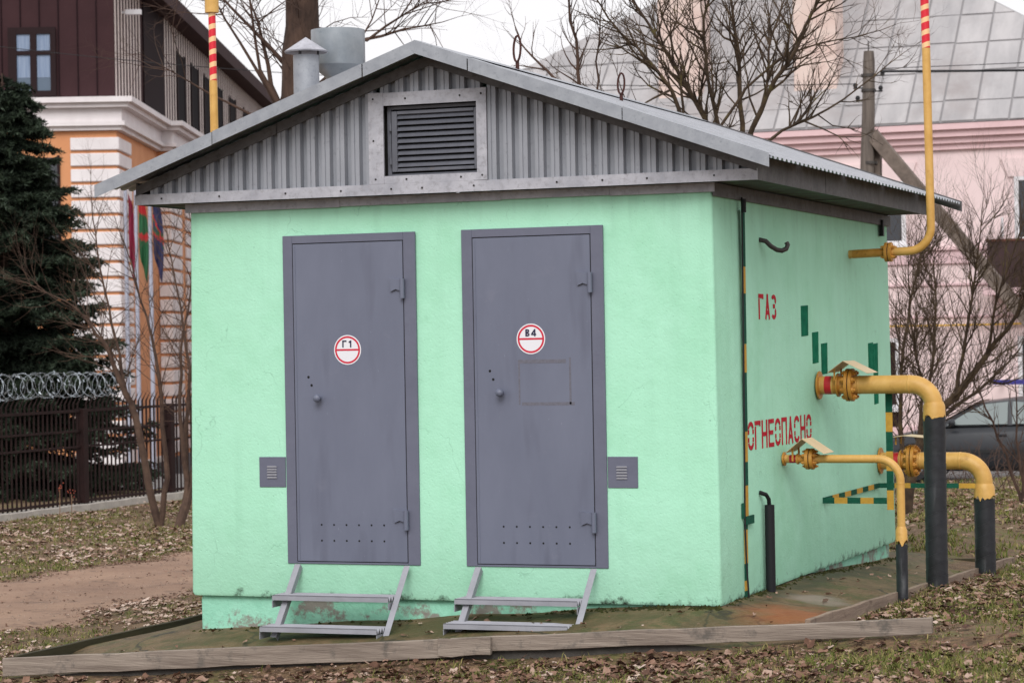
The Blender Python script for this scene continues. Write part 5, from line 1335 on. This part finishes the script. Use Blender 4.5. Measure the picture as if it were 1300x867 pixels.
sets.append(leaves(xa_, ya_, .028, .010, 9)); gz = _gz                          # a few blown onto the apron
for side_ in (0, 1):                                                            # frayed path edges
    ye_ = rng.uniform(-2, 13, 2600); xe_ = np.array([path_edges(v)[side_] for v in ye_])+(1 if side_ == 0 else -1)*np.abs(rng.normal(0, .13, 2600)); sets.append(leaves(xe_, ye_, .020, .010, 20+side_, .45, .1))
xp_, yp_ = rng.uniform(-8.0, -5.8, 900), rng.uniform(-1, 12, 900); sets.append(leaves(xp_, yp_, .018, .012, 10))
V_, F_, R_, o_ = [], [], [], 0
for v, f, r_ in sets: V_.append(v); F_.append(f+o_); R_.append(r_); o_ += len(v)
ll = bpy.data.objects.new('leaf_litter', raw_mesh('leaf_litter', np.concatenate(V_), np.concatenate(F_), 'leaf_brown', np.concatenate(R_)))
COL.objects.link(ll); tag(ll, 'dry brown fallen leaves strewn over the grass', 'leaves', kind='stuff')
def grass(n, box, h, keep, seed, wd=.0035):
    x, y = scatter(n, *box, keep); r_ = np.random.default_rng(seed); K = 4
    x = np.repeat(x, K)+r_.normal(0, .018, len(x)*K); y = np.repeat(y, K)+r_.normal(0, .018, len(y)*K); n = len(x)
    b = np.stack([x, y, gz(x, y)-.004], 1); hh = (h*r_.uniform(.45, 1.3, n))[:, None]
    lean = np.stack([r_.normal(0, .5, n), r_.normal(0, .5, n), np.ones(n)], 1); lean /= np.linalg.norm(lean, axis=1)[:, None]
    a = r_.uniform(0, 3.14, n); wv_ = np.stack([np.cos(a), np.sin(a), a*0], 1)*wd
    mid = b+lean*hh*.55; tip = b+lean*hh+np.stack([lean[:, 0]*hh[:, 0]*.5, lean[:, 1]*hh[:, 0]*.5, -.2*hh[:, 0]], 1)
    V = np.stack([b-wv_, b+wv_, mid+wv_*.7, mid-wv_*.7, tip], 1).reshape(-1, 3)
    i = (np.arange(n)*5)[:, None]; F = np.concatenate([i+[[0, 1, 2]], i+[[0, 2, 3]], i+[[3, 2, 4]]])
    rv = np.clip(r_.normal(.42, .26, n), 0, 1); return V, F, np.concatenate([rv]*3)
gs = [grass(15000, (-6, 3.5, -4.0, -.84), .055, lambda x, y: np.clip(.35+.4*patchy(x, y, 1.4, 9)+.12*x, .03, 1), 1),
      grass(22000, (.74, 6, -.86, 7), .06, lambda x, y: np.clip(.5+.5*patchy(x, y, 1.1, 1), .06, 1), 2),
      grass(24000, (-5, 6, 5.7, 27), .07, lambda x, y: np.clip(.5+.4*patchy(x, y, .9, 7), .08, 1), 3, .006),
      grass(6000, (-6.2, -4.2, -3, 9), .05, lambda x, y: np.clip(.5+.4*patchy(x, y, 1.2, 6), .05, 1), 4),
      grass(15000, (-12.6, -7.7, -1, 18), .06, lambda x, y: np.clip(.65+.45*patchy(x, y, 1., 2), .10, 1), 5, .005)]
V_, F_, R_, o_ = [], [], [], 0
for v, f, r_ in gs: V_.append(v); F_.append(f+o_); R_.append(r_); o_ += len(v)
gr = bpy.data.objects.new('grass', raw_mesh('grass', np.concatenate(V_), np.concatenate(F_), 'grass_blade', np.concatenate(R_)))
COL.objects.link(gr); tag(gr, 'short patchy winter grass among the fallen leaves', 'grass', kind='stuff')

# moss tufts and grit gathered along the foot of the walls
rg = random.Random(91); q = MB()
def clod(x, y, z, r):
    k = len(q.v); rr_ = [r*rg.uniform(.6, 1.3) for _ in range(6)]
    q.add([(x+rr_[i]*math.cos(i*1.047), y+rr_[i]*math.sin(i*1.047), z-.004) for i in range(6)]+[(x+rg.uniform(-r, r)*.3, y+rg.uniform(-r, r)*.3, z+r*rg.uniform(.35, .9))], [(i, (i+1) % 6, 6) for i in range(6)])
for i in range(520):
    t_ = rg.random()
    if t_ < .5: x, y = .012+abs(rg.gauss(0, .035)), rg.uniform(0, D)
    elif t_ < .85: x, y = rg.uniform(-1.3, .02)*rg.random(), -.012-abs(rg.gauss(0, .04))
    else: x, y = rg.uniform(-W, 0), -.012-abs(rg.gauss(0, .03))
    clod(x, y, az(x, y), rg.uniform(.006, .02))
tag(q.build('moss', 'moss_dark'), 'dark moss and grit along the foot of the hut walls', 'moss', kind='stuff')
q = MB()
for i in range(1500):
    y = rg.uniform(-1, 13); l_, r_ = path_edges(y); x = rg.uniform(l_, r_); clod(x, y, float(gz(x, y))+.008, rg.uniform(.004, .016))
tag(q.build('path_grit', 'grit'), 'small stones and grit lying on the dirt path', 'grit', kind='stuff')
